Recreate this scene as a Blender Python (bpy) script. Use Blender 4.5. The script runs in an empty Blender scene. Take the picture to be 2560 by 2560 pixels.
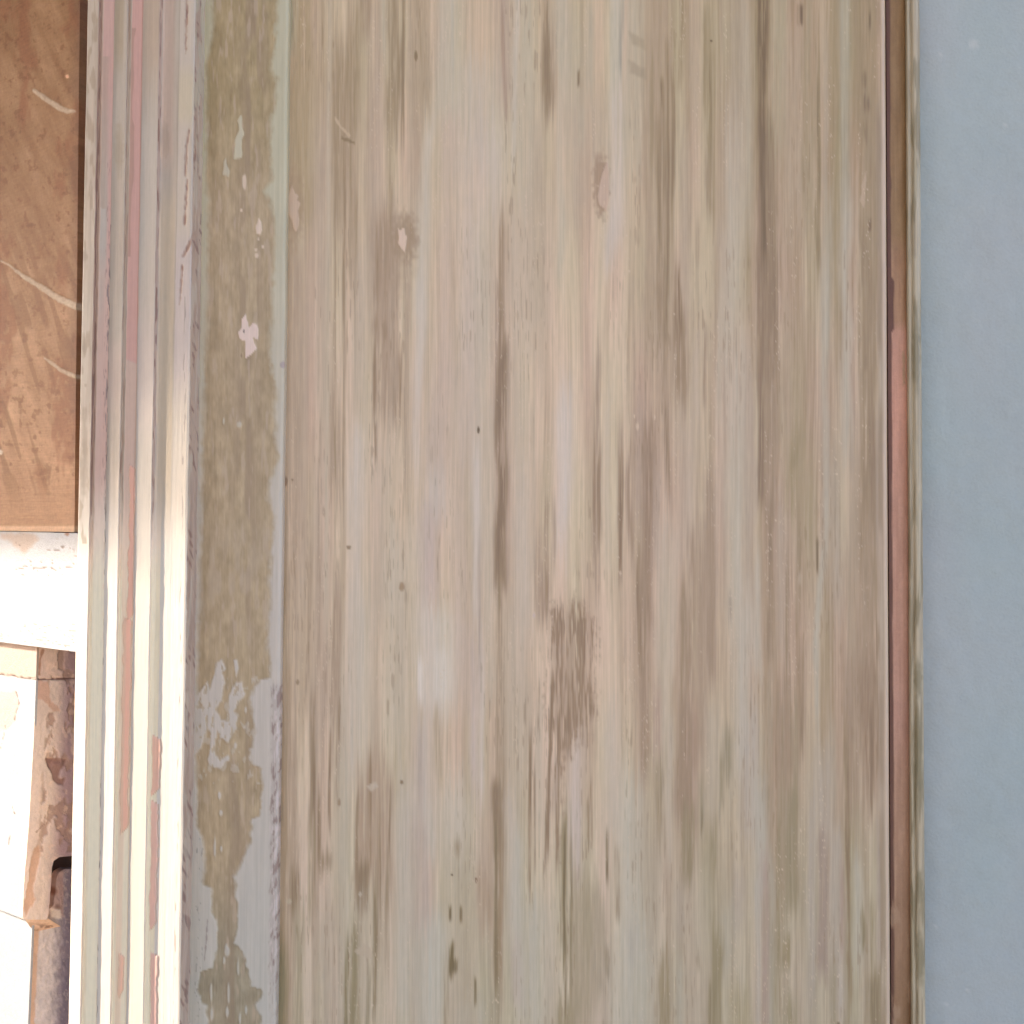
import bpy, math
import numpy as np
from mathutils import Vector, Matrix

# ------------------------------------------------------------------ camera
scn = bpy.context.scene
COL = scn.collection
S = 0.15625e-3                      # metres per photo pixel on the board plane
F_PX = 2900.0
DIST = F_PX * S
PITCH = math.radians(1.93)
ROLL = math.radians(0.34)
cd = bpy.data.cameras.new('camera')
cam = bpy.data.objects.new('camera', cd)
COL.objects.link(cam)
scn.camera = cam
cd.sensor_width = 36.0
cd.lens = 36.0 * F_PX / 2560.0
cd.clip_start = 0.01
cd.clip_end = 50.0
cam.location = (0.0, -DIST * math.cos(PITCH), -DIST * math.sin(PITCH))
fwd = Vector((0, math.cos(PITCH), math.sin(PITCH)))
cam.rotation_mode = 'QUATERNION'
q = fwd.to_track_quat('-Z', 'Y')
q = q @ Matrix.Rotation(ROLL, 3, 'Z').to_quaternion()
cam.rotation_quaternion = q
CAM_R = np.array(q.to_matrix())     # columns: right, up, back
CAM_P = np.array(cam.location)

# ------------------------------------------------------------------ light
SUN_EL = math.radians(24.0)
SUN_D = np.array([0.905, -0.075, 0.0])
SUN_D = SUN_D / np.linalg.norm(SUN_D) * math.cos(SUN_EL)
SUN_D[2] = -math.sin(SUN_EL)        # direction in which the light travels
w = bpy.data.worlds.new('World')
scn.world = w
w.use_nodes = True
wn = w.node_tree
sky = wn.nodes.new('ShaderNodeTexSky')
sky.sky_type = 'NISHITA'
sky.sun_disc = False
sky.sun_elevation = SUN_EL
sky.sun_rotation = math.atan2(-SUN_D[0], -SUN_D[1])
sky.air_density = 0.3
sky.dust_density = 1.5
sky.ozone_density = 0.3
bg = wn.nodes['Background']
bg.inputs['Strength'].default_value = 0.15
wn.links.new(sky.outputs[0], bg.inputs['Color'])
sl = bpy.data.lights.new('sun', 'SUN')
sl.energy = 1.7
sl.angle = math.radians(1.0)
sl.color = (1.0, 0.985, 0.965)
so = bpy.data.objects.new('sun', sl)
COL.objects.link(so)
so.rotation_mode = 'QUATERNION'
so.rotation_quaternion = Vector(SUN_D).to_track_quat('-Z', 'Y')
vs = scn.view_settings
scn.display_settings.display_device = 'sRGB'
vs.view_transform = 'Standard'
vs.look = 'None'
vs.gamma = 1.0
vs.exposure = 2.75
KILL = np.array([0.75, 0.895, 1.21])      # light level used to turn seen colours into paint colours


# ------------------------------------------------------------------ helpers
def proj(P):
    v = (P - CAM_P) @ CAM_R
    return 1280 + F_PX * v[..., 0] / -v[..., 2], 1280 - F_PX * v[..., 1] / -v[..., 2]


def hit(X, Y, p0, n):
    """point of the plane (p0, n) seen at photo pixel X, Y"""
    X = np.asarray(X, float); Y = np.asarray(Y, float)
    v = np.stack([(X - 1280) / F_PX, (1280 - Y) / F_PX, -np.ones_like(X)], -1) @ CAM_R.T
    t = ((p0 - CAM_P) @ n) / (v @ n)
    return CAM_P + v * t[..., None]


def board_x(X, y=0.0, Y=1280.0):
    return float(hit(np.array([X]), np.array([Y]), np.array([0, y, 0.]), np.array([0, 1., 0]))[0, 0])


def vnoise(x, y, seed):
    rs = np.random.RandomState(seed)
    g = rs.rand(257, 257)
    g[-1] = g[0]; g[:, -1] = g[:, 0]
    x = x + 1000.37 + seed * 3.1; y = y + 1000.71
    xi = np.floor(x).astype(int); yi = np.floor(y).astype(int)
    fx = x - xi; fy = y - yi
    fx = fx * fx * (3 - 2 * fx); fy = fy * fy * (3 - 2 * fy)
    xi %= 256; yi %= 256
    a = g[yi, xi]; b = g[yi, xi + 1]; c = g[yi + 1, xi]; d = g[yi + 1, xi + 1]
    return (a * (1 - fx) + b * fx) * (1 - fy) + (c * (1 - fx) + d * fx) * fy


def fbm(x, y, seed, oct=4):
    s = 0; a = 1; t = 0
    for i in range(oct):
        s = s + a * vnoise(x * 2 ** i, y * 2 ** i, seed + i * 17); t += a; a *= 0.55
    return s / t


def sm(a, b, x):
    t = np.clip((x - a) / (b - a), 0, 1)
    return t * t * (3 - 2 * t)


def lin(c):
    c = np.asarray(c, float) / 255.0
    return np.where(c <= 0.04045, c / 12.92, ((c + 0.055) / 1.055) ** 2.4)


def mix(C, col, m):
    return C + (np.asarray(col, float) - C) * m[..., None]


def poly_sd(X, Y, pts):
    """signed distance, negative inside"""
    pts = np.asarray(pts, float)
    d = np.full(X.shape, 1e9); ins = np.zeros(X.shape, bool)
    for i in range(len(pts)):
        a = pts[i]; b = pts[(i + 1) % len(pts)]
        ex, ey = b - a
        t = np.clip(((X - a[0]) * ex + (Y - a[1]) * ey) / (ex * ex + ey * ey + 1e-9), 0, 1)
        d = np.minimum(d, np.hypot(X - a[0] - t * ex, Y - a[1] - t * ey))
        c = ((a[1] > Y) != (b[1] > Y)) & (X < ex * (Y - a[1]) / (ey + 1e-12) + a[0])
        ins ^= c
    return np.where(ins, -d, d)


def poly_mask(X, Y, pts, soft=2.0, rough=3.0, seed=5):
    pts = np.asarray(pts, float)
    m = np.zeros(X.shape)
    bb = (X > pts[:, 0].min() - 25) & (X < pts[:, 0].max() + 25) & (Y > pts[:, 1].min() - 25) & (Y < pts[:, 1].max() + 25)
    if not bb.any():
        return m
    x = X[bb]; y = Y[bb]
    sd = poly_sd(x, y, pts) + (fbm(x / 9, y / 14, seed, 3) - 0.5) * 2 * rough
    m[bb] = 1 - sm(-soft, soft, sd)
    return m


def ell(X, Y, cx, cy, rx, ry, soft=0.35, seed=3, rough=0.25):
    d = np.hypot((X - cx) / rx, (Y - cy) / ry) + (vnoise(X / 6, Y / 10, seed) - 0.5) * 2 * rough
    return 1 - sm(1 - soft, 1 + soft, d)


def seg_mask(X, Y, pts, soft=1.5):
    """brush stroke through (x, y, halfwidth) points"""
    m = np.zeros(X.shape)
    for (x0, y0, w0), (x1, y1, w1) in zip(pts[:-1], pts[1:]):
        ex, ey = x1 - x0, y1 - y0
        t = np.clip(((X - x0) * ex + (Y - y0) * ey) / (ex * ex + ey * ey), 0, 1)
        d = np.hypot(X - x0 - t * ex, Y - y0 - t * ey) + (vnoise(X / 7, Y / 7, 77) - .5) * 3
        ww = w0 + (w1 - w0) * t
        m = np.maximum(m, 1 - sm(ww - soft, ww + soft, d))
    return m


def streaks(X, Y, C, L, Hh):
    """L rows: x0, x1 (centre at both ends), halfwidth, y0, y1, colour, opacity, raggedness"""
    for i, (xa, xb, hw, y0, y1, col, al, rag) in enumerate(L):
        xm0 = min(xa, xb) - hw * 2 - 12; xm1 = max(xa, xb) + hw * 2 + 12
        ins = (X > xm0) & (X < xm1) & (Y > y0 - 170) & (Y < y1 + 170)
        if not ins.any():
            continue
        x = X[ins]; y = Y[ins]
        t = np.clip((y - y0) / max(1, y1 - y0), 0, 1)
        xc = xa + (xb - xa) * t + (vnoise(y * 0 + i * 3.3, y / 130, 900 + i % 50) - .5) * min(hw, 9) * 1.1
        ww = hw * (0.75 + 0.55 * vnoise(y * 0 + i * 1.7, y / 170, 400 + i % 40))
        dark = np.sum(col) < 432
        d = np.abs(x - xc)
        if dark:
            ed = max(1.8, min(10.0, hw * .7))
            mx = 1 - sm(ww - ed, ww + ed, d)
        else:
            mx = np.exp(-(d / (ww * 1.05 + 1.5)) ** 2.4)
        j = (fbm(x / 3.5, y / 900 + i, 60 + i % 31, 3) - .5) * 2 * rag
        j2 = (fbm(x / 3.5, y / 900 + i + 9, 90 + i % 31, 3) - .5) * 2 * rag
        e = max(8, rag * .9)
        my = sm(y0 - e, y0 + e, y + j) * (1 - sm(y1 - e, y1 + e, y + j2))
        if dark:      # dry, broken fibres
            br = .5 * vnoise(x / 2.4, y / 120, 200 + i % 60) + .3 * vnoise(x / 5.5, y / 260, 230 + i % 60) + .2 * vnoise(x / 2.1, y / 30, 250 + i % 60)
            k = np.clip(al * ((.42 if hw > 11 else .2) + .95 * sm(.2, .68, br)), 0, .97) * mx * my
        else:
            br = .6 * vnoise(x / 9, y / 260, 200 + i % 60) + .4 * vnoise(x / 3, y / 150, 250 + i % 60)
            k = np.clip(al * .82 * (0.5 + .9 * br), 0, 1) * mx * my
        c = C[ins]
        if not dark:
            m_ = np.mean(col); wcol = np.array([1.045, 1.0, .925]) * m_
            col = .66 * np.array(col, float) + .34 * wcol
        C[ins] = c + (np.asarray(col, float) - c) * k[:, None]
        Hh[ins] += k * (-0.00004 if dark else 0.00003)
    return C, Hh


def mesh_obj(name, V, Fc, mat, parent=None, col=None, smooth=True):
    me = bpy.data.meshes.new(name)
    V = np.asarray(V, np.float32); Fc = np.asarray(Fc, np.int32)
    me.vertices.add(len(V)); me.vertices.foreach_set('co', V.ravel())
    n = len(Fc); k = Fc.shape[1]
    me.loops.add(n * k); me.loops.foreach_set('vertex_index', Fc.ravel())
    me.polygons.add(n)
    me.polygons.foreach_set('loop_start', np.arange(0, n * k, k, dtype=np.int32))
    me.polygons.foreach_set('use_smooth', np.full(n, smooth))
    me.update(calc_edges=True)
    if col is not None:
        at = me.color_attributes.new('paint', 'FLOAT_COLOR', 'POINT')
        rgba = np.ones((len(V), 4), np.float32); rgba[:, :3] = col
        at.data.foreach_set('color', rgba.ravel())
    me.materials.append(mat)
    o = bpy.data.objects.new(name, me)
    COL.objects.link(o)
    if parent:
        o.parent = parent
    return o


def albedo(C):
    return np.clip(lin(np.clip(C, 0, 255)) / KILL, 0.0, 0.88)


def grid_faces(nr, nc, flip=False):
    i = np.arange(nr * nc).reshape(nr, nc)
    f = np.stack([i[:-1, :-1], i[1:, :-1], i[1:, 1:], i[:-1, 1:]], -1).reshape(-1, 4)
    return f[:, ::-1] if flip else f


def with_back(G, C, back):
    """close a grid sheet into a solid by offsetting its border backwards"""
    nr, nc = G.shape[:2]
    V = G.reshape(-1, 3); F = grid_faces(nr, nc); Cc = C.reshape(-1, 3)
    i = np.arange(nr * nc).reshape(nr, nc)
    ring = np.concatenate([i[0, :], i[1:, -1], i[-1, -2::-1], i[-2:0:-1, 0]])
    n = len(V)
    VB = V[ring] + back
    nx = np.roll(np.arange(len(ring)), -1)
    side = np.stack([ring, ring[nx], n + nx, n + np.arange(len(ring))], -1)
    # side border gets its own vertices so the arris stays crisp
    m = len(V)
    V2 = np.concatenate([V, V[ring], VB])
    side = np.stack([m + np.arange(len(ring)), m + nx, m + len(ring) + nx, m + len(ring) + np.arange(len(ring))], -1)
    cr = Cc[ring]
    C2 = np.concatenate([Cc, cr, cr])
    return V2, np.concatenate([F, side]), C2


def sweep(name, prof, colfn, mat, parent, dz=5.0, dx=2.0, z0=-0.235, z1=0.235, back=0.012, relief=1.0, wob=0.0):
    """prof: list of (photo x at mid height, depth y) -> upright board with that cross-section"""
    P = [(board_x(px, y), y) for px, y in prof]
    xs = []; ys = []
    for (xa, ya), (xb, yb) in zip(P[:-1], P[1:]):
        n = max(2, int(math.ceil(math.hypot(xb - xa, yb - ya) / (dx * S))))
        t = np.linspace(0, 1, n, endpoint=False)
        xs.append(xa + (xb - xa) * t); ys.append(ya + (yb - ya) * t)
    xs = np.concatenate(xs + [[P[-1][0]]]); ys = np.concatenate(ys + [[P[-1][1]]])
    zs = np.arange(z1, z0, -dz * S)
    G = np.zeros((len(zs), len(xs), 3))
    G[..., 0] = xs; G[..., 1] = ys; G[..., 2] = zs[:, None]
    if wob:
        wz = (fbm(zs[:, None] * 40, xs[None, :] * 60, 777, 3) - .5) * 2 * wob
        G[..., 0] += wz; G[..., 1] += (fbm(zs[:, None] * 70, xs[None, :] * 90, 778, 3) - .5) * wob
    X, Y = proj(G)
    xm = np.interp(xs, [p[0] for p in P], [p[0] for p in prof]) if False else None
    C, H = colfn(X, Y, G)
    dxs = np.gradient(xs); dys = np.gradient(ys); L = np.hypot(dxs, dys) + 1e-12
    G[..., 0] += H * relief * (dys / L); G[..., 1] += -H * relief * (dxs / L)
    V, F, Cc = with_back(G, albedo(C), np.array([0, back, 0]))
    return mesh_obj(name, V, F, mat, parent, Cc)


def patch(name, Ys, xl, xr, plane, colfn, mat, parent, dx=2.5, dy=3.0, thick=0.003, relief=1.0, persp=False):
    """sheet on a plane between the left and right outlines xl(Y), xr(Y); both are lists for np.interp"""
    p0, n = plane
    Yv = np.arange(Ys[0], Ys[-1] + dy, dy)
    L = np.interp(Yv, Ys, xl); R = np.interp(Yv, Ys, xr)
    nc = max(3, int(np.max(R - L) / dx) + 1)
    t = np.linspace(0, 1, nc)
    X = L[:, None] + (R - L)[:, None] * t; Y = np.repeat(Yv[:, None], nc, 1)
    if persp:      # level lines of the turned leaf fall away to the left
        Y = 1280 + (Y - 1280) * (1 + 0.075 * X / 190)
    G = hit(X, Y, p0, n)
    C, H = colfn(X, Y, G)
    G = G + H[..., None] * n * relief
    V, F, Cc = with_back(G, albedo(C), -n * thick)
    return mesh_obj(name, V, F, mat, parent, Cc)


def empty(name, loc, label, cat):
    o = bpy.data.objects.new(name, None); COL.objects.link(o)
    o.location = loc
    o['label'] = label; o['category'] = cat
    return o


# ------------------------------------------------------------------ materials
def paint_mat(name, scale=(1400, 1400, 40), amt=0.10, bump=0.15, rough=0.5, scale2=(300, 300, 300), amt2=0.05, spec=0.35):
    m = bpy.data.materials.new(name); m.use_nodes = True
    nt = m.node_tree; N = nt.nodes; K = nt.links
    bs = N['Principled BSDF']
    at = N.new('ShaderNodeAttribute'); at.attribute_name = 'paint'
    tc = N.new('ShaderNodeTexCoord')
    def noise(sc, det):
        mp = N.new('ShaderNodeMapping'); mp.inputs['Scale'].default_value = sc
        K.new(tc.outputs['Object'], mp.inputs['Vector'])
        n = N.new('ShaderNodeTexNoise'); n.inputs['Scale'].default_value = 1.0; n.inputs['Detail'].default_value = det
        K.new(mp.outputs[0], n.inputs['Vector']); return n
    n1 = noise(scale, 4); n2 = noise(scale2, 5)
    def ramp(n, a):
        r = N.new('ShaderNodeMapRange')
        r.inputs['From Min'].default_value = 0.25; r.inputs['From Max'].default_value = 0.75
        r.inputs['To Min'].default_value = 1 - a; r.inputs['To Max'].default_value = 1 + a
        K.new(n.outputs['Fac'], r.inputs['Value']); return r
    r1 = ramp(n1, amt); r2 = ramp(n2, amt2)
    mu = N.new('ShaderNodeMath'); mu.operation = 'MULTIPLY'
    K.new(r1.outputs[0], mu.inputs[0]); K.new(r2.outputs[0], mu.inputs[1])
    vm = N.new('ShaderNodeVectorMath'); vm.operation = 'SCALE'
    K.new(at.outputs['Color'], vm.inputs[0]); K.new(mu.outputs[0], vm.inputs['Scale'])
    K.new(vm.outputs[0], bs.inputs['Base Color'])
    bs.inputs['Roughness'].default_value = rough
    bs.inputs['Specular IOR Level'].default_value = spec
    ad = N.new('ShaderNodeMath'); ad.operation = 'ADD'
    K.new(n1.outputs['Fac'], ad.inputs[0]); K.new(n2.outputs['Fac'], ad.inputs[1])
    b = N.new('ShaderNodeBump'); b.inputs['Strength'].default_value = bump; b.inputs['Distance'].default_value = 0.0004
    K.new(ad.outputs[0], b.inputs['Height']); K.new(b.outputs[0], bs.inputs['Normal'])
    return m


M_BOARD = paint_mat('sanded_board_paint', (1700, 500, 30), 0.05, 0.12, 0.48, (500, 500, 160), 0.03)
M_MOULD = paint_mat('moulding_paint', (1500, 1500, 45), 0.05, 0.18, 0.45, (700, 700, 300), 0.03)
M_RAW = paint_mat('raw_plywood', (160, 160, 1400), 0.09, 0.2, 0.6, (900, 900, 700), 0.10, 0.2)
M_OLD = paint_mat('chipped_old_paint', (600, 600, 500), 0.06, 0.35, 0.55, (2200, 2200, 1600), 0.06)
M_WALL = paint_mat('wall_emulsion', (220, 220, 220), 0.02, 0.55, 0.75, (800, 800, 800), 0.03, 0.15)


# ------------------------------------------------------------------ colours of the wide board
Dk = (140, 119, 100); Dd = (127, 108, 88); Ol = (152, 137, 110); Od = (138, 127, 101)
Be = (172, 156, 136); Pk = (176, 155, 142); Ps = (170, 146, 132); Wh = (177, 173, 168)
Gr = (165, 163, 143); Li = (176, 166, 166); Cr = (174, 164, 144); GW = (163, 168, 162); Mv = (174, 158, 156)

PANEL = [
    # left edge downwards
    (735, 740, 16, -60, 130, (150, 150, 130), .8, 40), (755, 758, 26, -60, 560, (158, 142, 112), .85, 60),
    (742, 742, 8, 80, 430, Ol, .6, 60), (738, 716, 22, 640, 2620, (160, 143, 125), .8, 60),
    (712, 706, 12, 1300, 2620, (150, 133, 112), .7, 80), (702, 704, 14, 2360, 2620, (124, 119, 96), .85, 60),
    (806, 800, 18, 300, 1900, (165, 147, 130), .7, 120), (823, 816, 4, -50, 1650, Cr, .7, 150),
    (768, 757, 7, 700, 1500, (168, 150, 133), .6, 80),
    (850, 846, 18, 120, 560, (147, 131, 106), .75, 90), (885, 882, 16, 20, 330, (146, 131, 106), .75, 90),
    (868, 866, 30, 330, 700, (158, 141, 118), .6, 120),
    (838, 838, 3, 170, 1250, (148, 130, 108), .8, 150), (862, 858, 3, 250, 1250, (148, 130, 108), .8, 120),
    (890, 890, 4, 480, 900, (150, 134, 110), .7, 60), (876, 876, 3, 200, 700, (148, 132, 108), .7, 90),
    (913, 913, 10, -50, 90, Dk, .7, 50), (940, 935, 20, 0, 800, (170, 152, 134), .7, 120), (957, 957, 8, -50, 130, Gr, .7, 50),
    (985, 985, 16, -50, 330, (144, 129, 106), .8, 90), (977, 977, 4, 260, 560, Ol, .8, 60),
    (1008, 1006, 4, -50, 370, (132, 117, 95), .8, 90), (1040, 1068, 5, -50, 270, (136, 121, 99), .7, 60),
    (1050, 1050, 30, -50, 300, (158, 143, 118), .7, 80), (1030, 1034, 12, 60, 640, (164, 146, 124), .6, 80),
    (965, 968, 4, 560, 900, (146, 128, 106), .8, 90), (978, 975, 4, 450, 640, (146, 128, 106), .7, 60),
    # dark area below the filled knot
    (960, 945, 26, 520, 760, (150, 131, 112), .7, 60), (945, 938, 6, 640, 1050, (140, 121, 102), .9, 60),
    (975, 968, 26, 660, 1040, (158, 139, 120), .75, 60), (1000, 1000, 5, 880, 1090, (142, 122, 102), .9, 50),
    (985, 985, 4, 930, 1070, (142, 122, 102), .8, 50), (938, 939, 3, 1050, 1160, (140, 120, 102), .8, 20),
    (1020, 1012, 9, 560, 1080, (158, 141, 122), .7, 90), (984, 980, 8, 480, 1080, (166, 148, 128), .7, 60),
    (940, 940, 7, 790, 830, Dk, .6, 30), (966, 966, 7, 800, 850, Dk, .5, 30),
    (900, 897, 18, 640, 1060, (172, 157, 140), .8, 100), (1012, 1020, 6, 1000, 1300, (160, 143, 124), .7, 120),
    # pale band
    (1128, 1122, 32, -60, 320, (166, 164, 150), .9, 50), (1200, 1205, 70, 150, 430, (170, 166, 156), .85, 70),
    (1072, 1050, 14, 280, 800, (176, 172, 162), .9, 60), (1052, 1040, 11, 700, 1180, (178, 172, 168), .9, 90),
    (1125, 1110, 22, 285, 1000, (178, 157, 143), .95, 40), (1108, 1092, 26, 900, 1260, (178, 157, 146), .85, 90),
    (1172, 1165, 22, 320, 1150, (178, 164, 156), .85, 90), (1228, 1232, 36, 330, 560, Li, .7, 90),
    (1195, 1190, 14, 560, 1400, (178, 170, 164), .8, 120), (1220, 1210, 14, 500, 900, (170, 165, 150), .6, 90),
    (1262, 1272, 26, -60, 270, (167, 144, 128), .95, 60), (1250, 1268, 4, 0, 330, (150, 128, 112), .6, 60),
    (1292, 1284, 6, -60, 420, (174, 170, 160), .9, 60), (1320, 1310, 22, -60, 560, (168, 163, 142), .85, 90),
    (1210, 1200, 22, 620, 1700, (172, 160, 146), .7, 120), (1240, 1226, 7, 480, 1500, (172, 158, 140), .6, 120),
    # long dark streak
    (1254, 1256, 8, 540, 880, (146, 127, 106), .95, 60), (1256, 1252, 17, 860, 1470, (128, 109, 92), 1.0, 40),
    (1244, 1246, 6, 700, 1100, (134, 115, 98), .7, 90), (1252, 1246, 10, 1400, 2500, (144, 127, 106), .9, 90),
    (1246, 1244, 12, 1960, 2140, (132, 115, 98), .95, 30), (1240, 1240, 4, 2050, 2560, (128, 116, 94), .8, 60),
    (1290, 1300, 26, 560, 1500, (174, 160, 143), .8, 120), (1345, 1340, 30, 280, 900, (170, 154, 136), .7, 120),
    (1372, 1372, 17, -60, 90, (160, 146, 120), .6, 40), (1374, 1374, 15, 80, 265, (140, 124, 103), .85, 60),
    (1366, 1366, 4, 0, 290, (130, 114, 94), .8, 60), (1403, 1403, 10, -60, 720, (171, 166, 146), .85, 90),
    (1398, 1398, 20, -60, 180, (166, 162, 142), .8, 60),
    # lower left area
    (894, 886, 17, 1050, 1540, (178, 173, 172), .95, 60), (900, 885, 40, 1500, 1960, (173, 167, 160), .85, 70),
    (955, 950, 30, 1110, 1560, (173, 159, 142), .8, 90), (1000, 990, 30, 1330, 1900, (173, 166, 153), .75, 90),
    (1068, 1052, 26, 1240, 1640, (176, 167, 165), .8, 90), (1085, 1080, 22, 1020, 1180, (174, 156, 145), .9, 60),
    (1082, 1080, 22, 1260, 1500, (174, 156, 155), .95, 50), (1090, 1095, 24, 1170, 1290, (172, 168, 168), .7, 50),
    (1150, 1150, 24, 900, 1740, (180, 161, 148), .9, 90), (1190, 1192, 7, 1120, 1560, (179, 173, 172), .95, 60),
    (1198, 1200, 5, 1330, 1700, (150, 135, 130), .45, 60), (1215, 1222, 12, 1000, 1740, (174, 161, 143), .85, 60),
    (1095, 1100, 32, 1520, 1790, (178, 178, 176), 1.0, 50), (1048, 1050, 9, 1640, 1760, (184, 184, 190), .9, 30),
    (1110, 1105, 20, 1620, 1750, (182, 182, 184), .8, 30), (1160, 1172, 16, 1560, 1800, (176, 155, 146), .9, 60),
    (1190, 1190, 12, 1620, 2000, (172, 158, 160), .9, 90), (1205, 1207, 5, 1600, 1980, (180, 174, 174), .8, 60),
    (800, 796, 5, 1080, 1700, (156, 138, 120), .75, 90), (832, 828, 8, 960, 1220, (158, 140, 121), .85, 60),
    (848, 846, 4, 1040, 1280, (156, 138, 119), .8, 60), (775, 770, 5, 1380, 1760, (150, 132, 112), .7, 60),
    (835, 830, 5, 1500, 1900, (152, 133, 115), .85, 90), (848, 842, 7, 1440, 1800, (156, 137, 120), .8, 90),
    (815, 815, 10, 1600, 1780, (160, 141, 124), .7, 60), (848, 842, 4, 1700, 2000, (136, 116, 98), .85, 60),
    (826, 824, 3, 1840, 2080, (132, 112, 96), .9, 40), (782, 778, 8, 1720, 2080, (146, 128, 110), .8, 60),
    (785, 784, 4, 1860, 2260, (130, 113, 96), .75, 90), (800, 797, 5, 1960, 2160, (136, 118, 100), .8, 60),
    (815, 815, 14, 2130, 2180, (142, 126, 106), .75, 30), (738, 738, 11, 2180, 2280, (130, 114, 96), .85, 40),
    (778, 776, 10, 2060, 2300, (150, 138, 114), .8, 60), (745, 745, 14, 2280, 2620, (150, 142, 120), .7, 80),
    (862, 858, 18, 1900, 2560, (168, 163, 148), .85, 90), (820, 815, 22, 2260, 2620, (165, 152, 138), .8, 60),
    (935, 930, 44, 1910, 2210, (160, 141, 123), .85, 70), (925, 922, 4, 1880, 2200, (140, 120, 100), .8, 50),
    (948, 946, 5, 2020, 2400, (140, 123, 104), .85, 60), (977, 968, 3, 1960, 2260, (134, 116, 98), .9, 40),
    (905, 900, 13, 2160, 2290, (130, 114, 96), .95, 30), (892, 890, 5, 1990, 2260, (142, 124, 106), .8, 40),
    (888, 884, 12, 2300, 2620, (134, 127, 103), .9, 60), (866, 866, 5, 2350, 2620, (130, 123, 99), .8, 60),
    (912, 908, 14, 2240, 2560, (165, 152, 136), .8, 60), (938, 935, 4, 2200, 2560, (132, 120, 99), .85, 60),
    (925, 915, 5, 2400, 2620, (134, 126, 104), .7, 60), (970, 968, 6, 2150, 2420, (146, 132, 112), .7, 60),
    (1012, 1012, 26, 1960, 2560, (168, 166, 160), .85, 90), (1060, 1062, 40, 1780, 2080, (172, 165, 162), .85, 90),
    (1090, 1100, 6, 1800, 1960, (160, 146, 122), .8, 50), (1050, 1050, 7, 1820, 2060, (162, 149, 148), .8, 60),
    (1052, 1056, 24, 2050, 2340, (167, 151, 148), .95, 40), (1070, 1075, 15, 2010, 2140, (170, 169, 162), .8, 50),
    (1090, 1080, 30, 2290, 2620, (161, 168, 164), .95, 60), (1050, 1045, 14, 2330, 2620, (160, 162, 152), .8, 60),
    (1140, 1150, 36, 1960, 2200, (170, 167, 158), .85, 70), (1150, 1160, 32, 2130, 2560, (163, 154, 130), .85, 70),
    (1140, 1140, 8, 2100, 2140, (150, 136, 114), .7, 20), (1127, 1127, 4, 2265, 2300, (112, 100, 76), .9, 12),
    (1152, 1152, 4, 2270, 2305, (120, 106, 82), .8, 12), (1130, 1128, 6, 2360, 2440, (116, 104, 78), .95, 20),
    (1132, 1132, 11, 2395, 2430, (112, 102, 78), .9, 12), (1186, 1186, 4, 2445, 2510, (120, 110, 86), .9, 15),
    (1112, 1112, 6, 2400, 2620, (136, 122, 98), .6, 40), (1205, 1215, 16, 2180, 2320, (158, 140, 120), .7, 50),
    (1200, 1196, 10, 2490, 2620, (160, 162, 154), .8, 50), (1160, 1158, 20, 2500, 2620, (162, 160, 148), .8, 50),
    # centre right
    (1300, 1310, 22, 1180, 1560, (176, 164, 154), .8, 90), (1412, 1406, 17, 960, 1400, (180, 173, 174), 1.0, 90),
    (1345, 1340, 8, 1330, 1560, (158, 139, 121), .8, 60), (1368, 1366, 5, 1250, 1540, (146, 126, 108), .85, 60),
    (1352, 1356, 9, 1420, 1560, (150, 130, 114), .85, 50), (1335, 1335, 4, 1000, 1450, (162, 145, 126), .7, 100),
    (1385, 1382, 5, 1200, 1480, (156, 138, 122), .7, 80), (1290, 1290, 26, 1500, 1980, (172, 160, 145), .8, 80),
    (1280, 1284, 15, 1990, 2340, (170, 162, 158), .85, 60), (1320, 1316, 12, 1700, 1900, (168, 152, 134), .7, 60),
    (1326, 1324, 4, 1830, 2240, (136, 117, 99), .85, 60), (1336, 1336, 3, 1900, 2200, (132, 114, 98), .8, 60),
    (1345, 1347, 8, 1740, 2100, (168, 158, 142), .8, 60), (1348, 1346, 2.5, 1700, 1840, (140, 122, 104), .7, 30),
    (1292, 1300, 12, 2080, 2560, (164, 166, 158), .9, 60), (1288, 1290, 14, 2350, 2510, (167, 151, 149), .95, 30),
    (1330, 1340, 36, 2250, 2620, (162, 163, 154), .9, 60), (1240, 1236, 14, 2480, 2620, (150, 145, 126), .6, 50),
    # dense brush-worn brown patch
    (1420, 1420, 42, 1520, 1860, (156, 136, 119), .55, 60),
    (1380, 1366, 5, 1700, 2160, (132, 113, 96), .9, 50), (1396, 1394, 5, 1780, 2180, (136, 117, 99), .9, 50),
    (1424, 1420, 5, 1700, 1880, (134, 114, 97), .85, 30), (1385, 1382, 8, 1900, 2040, (168, 148, 134), .8, 50),
    (1440, 1430, 17, 1840, 2120, (178, 166, 165), .95, 70), (1450, 1442, 4, 2000, 2200, (160, 148, 148), .6, 60),
    (1415, 1408, 11, 2040, 2400, (142, 132, 108), .85, 70), (1410, 1412, 3, 2060, 2520, (116, 106, 84), .85, 60),
    (1430, 1426, 3.5, 2080, 2500, (118, 108, 86), .75, 70), (1478, 1474, 5, 1960, 2120, (136, 118, 98), .85, 50),
    (1440, 1440, 9, 2000, 2230, (176, 166, 166), .8, 60), (1460, 1454, 26, 2200, 2560, (152, 143, 122), .8, 60),
    (1519, 1519, 4, 2080, 2200, (116, 104, 84), .9, 30), (1540, 1544, 6, 2120, 2300, (138, 122, 102), .85, 30),
    (1518, 1520, 6, 2370, 2440, (128, 116, 98), .85, 25), (1500, 1494, 20, 2250, 2500, (154, 144, 126), .75, 60),
    (1410, 1410, 20, 2500, 2620, (140, 132, 108), .6, 40),
    # upper centre-right
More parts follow.
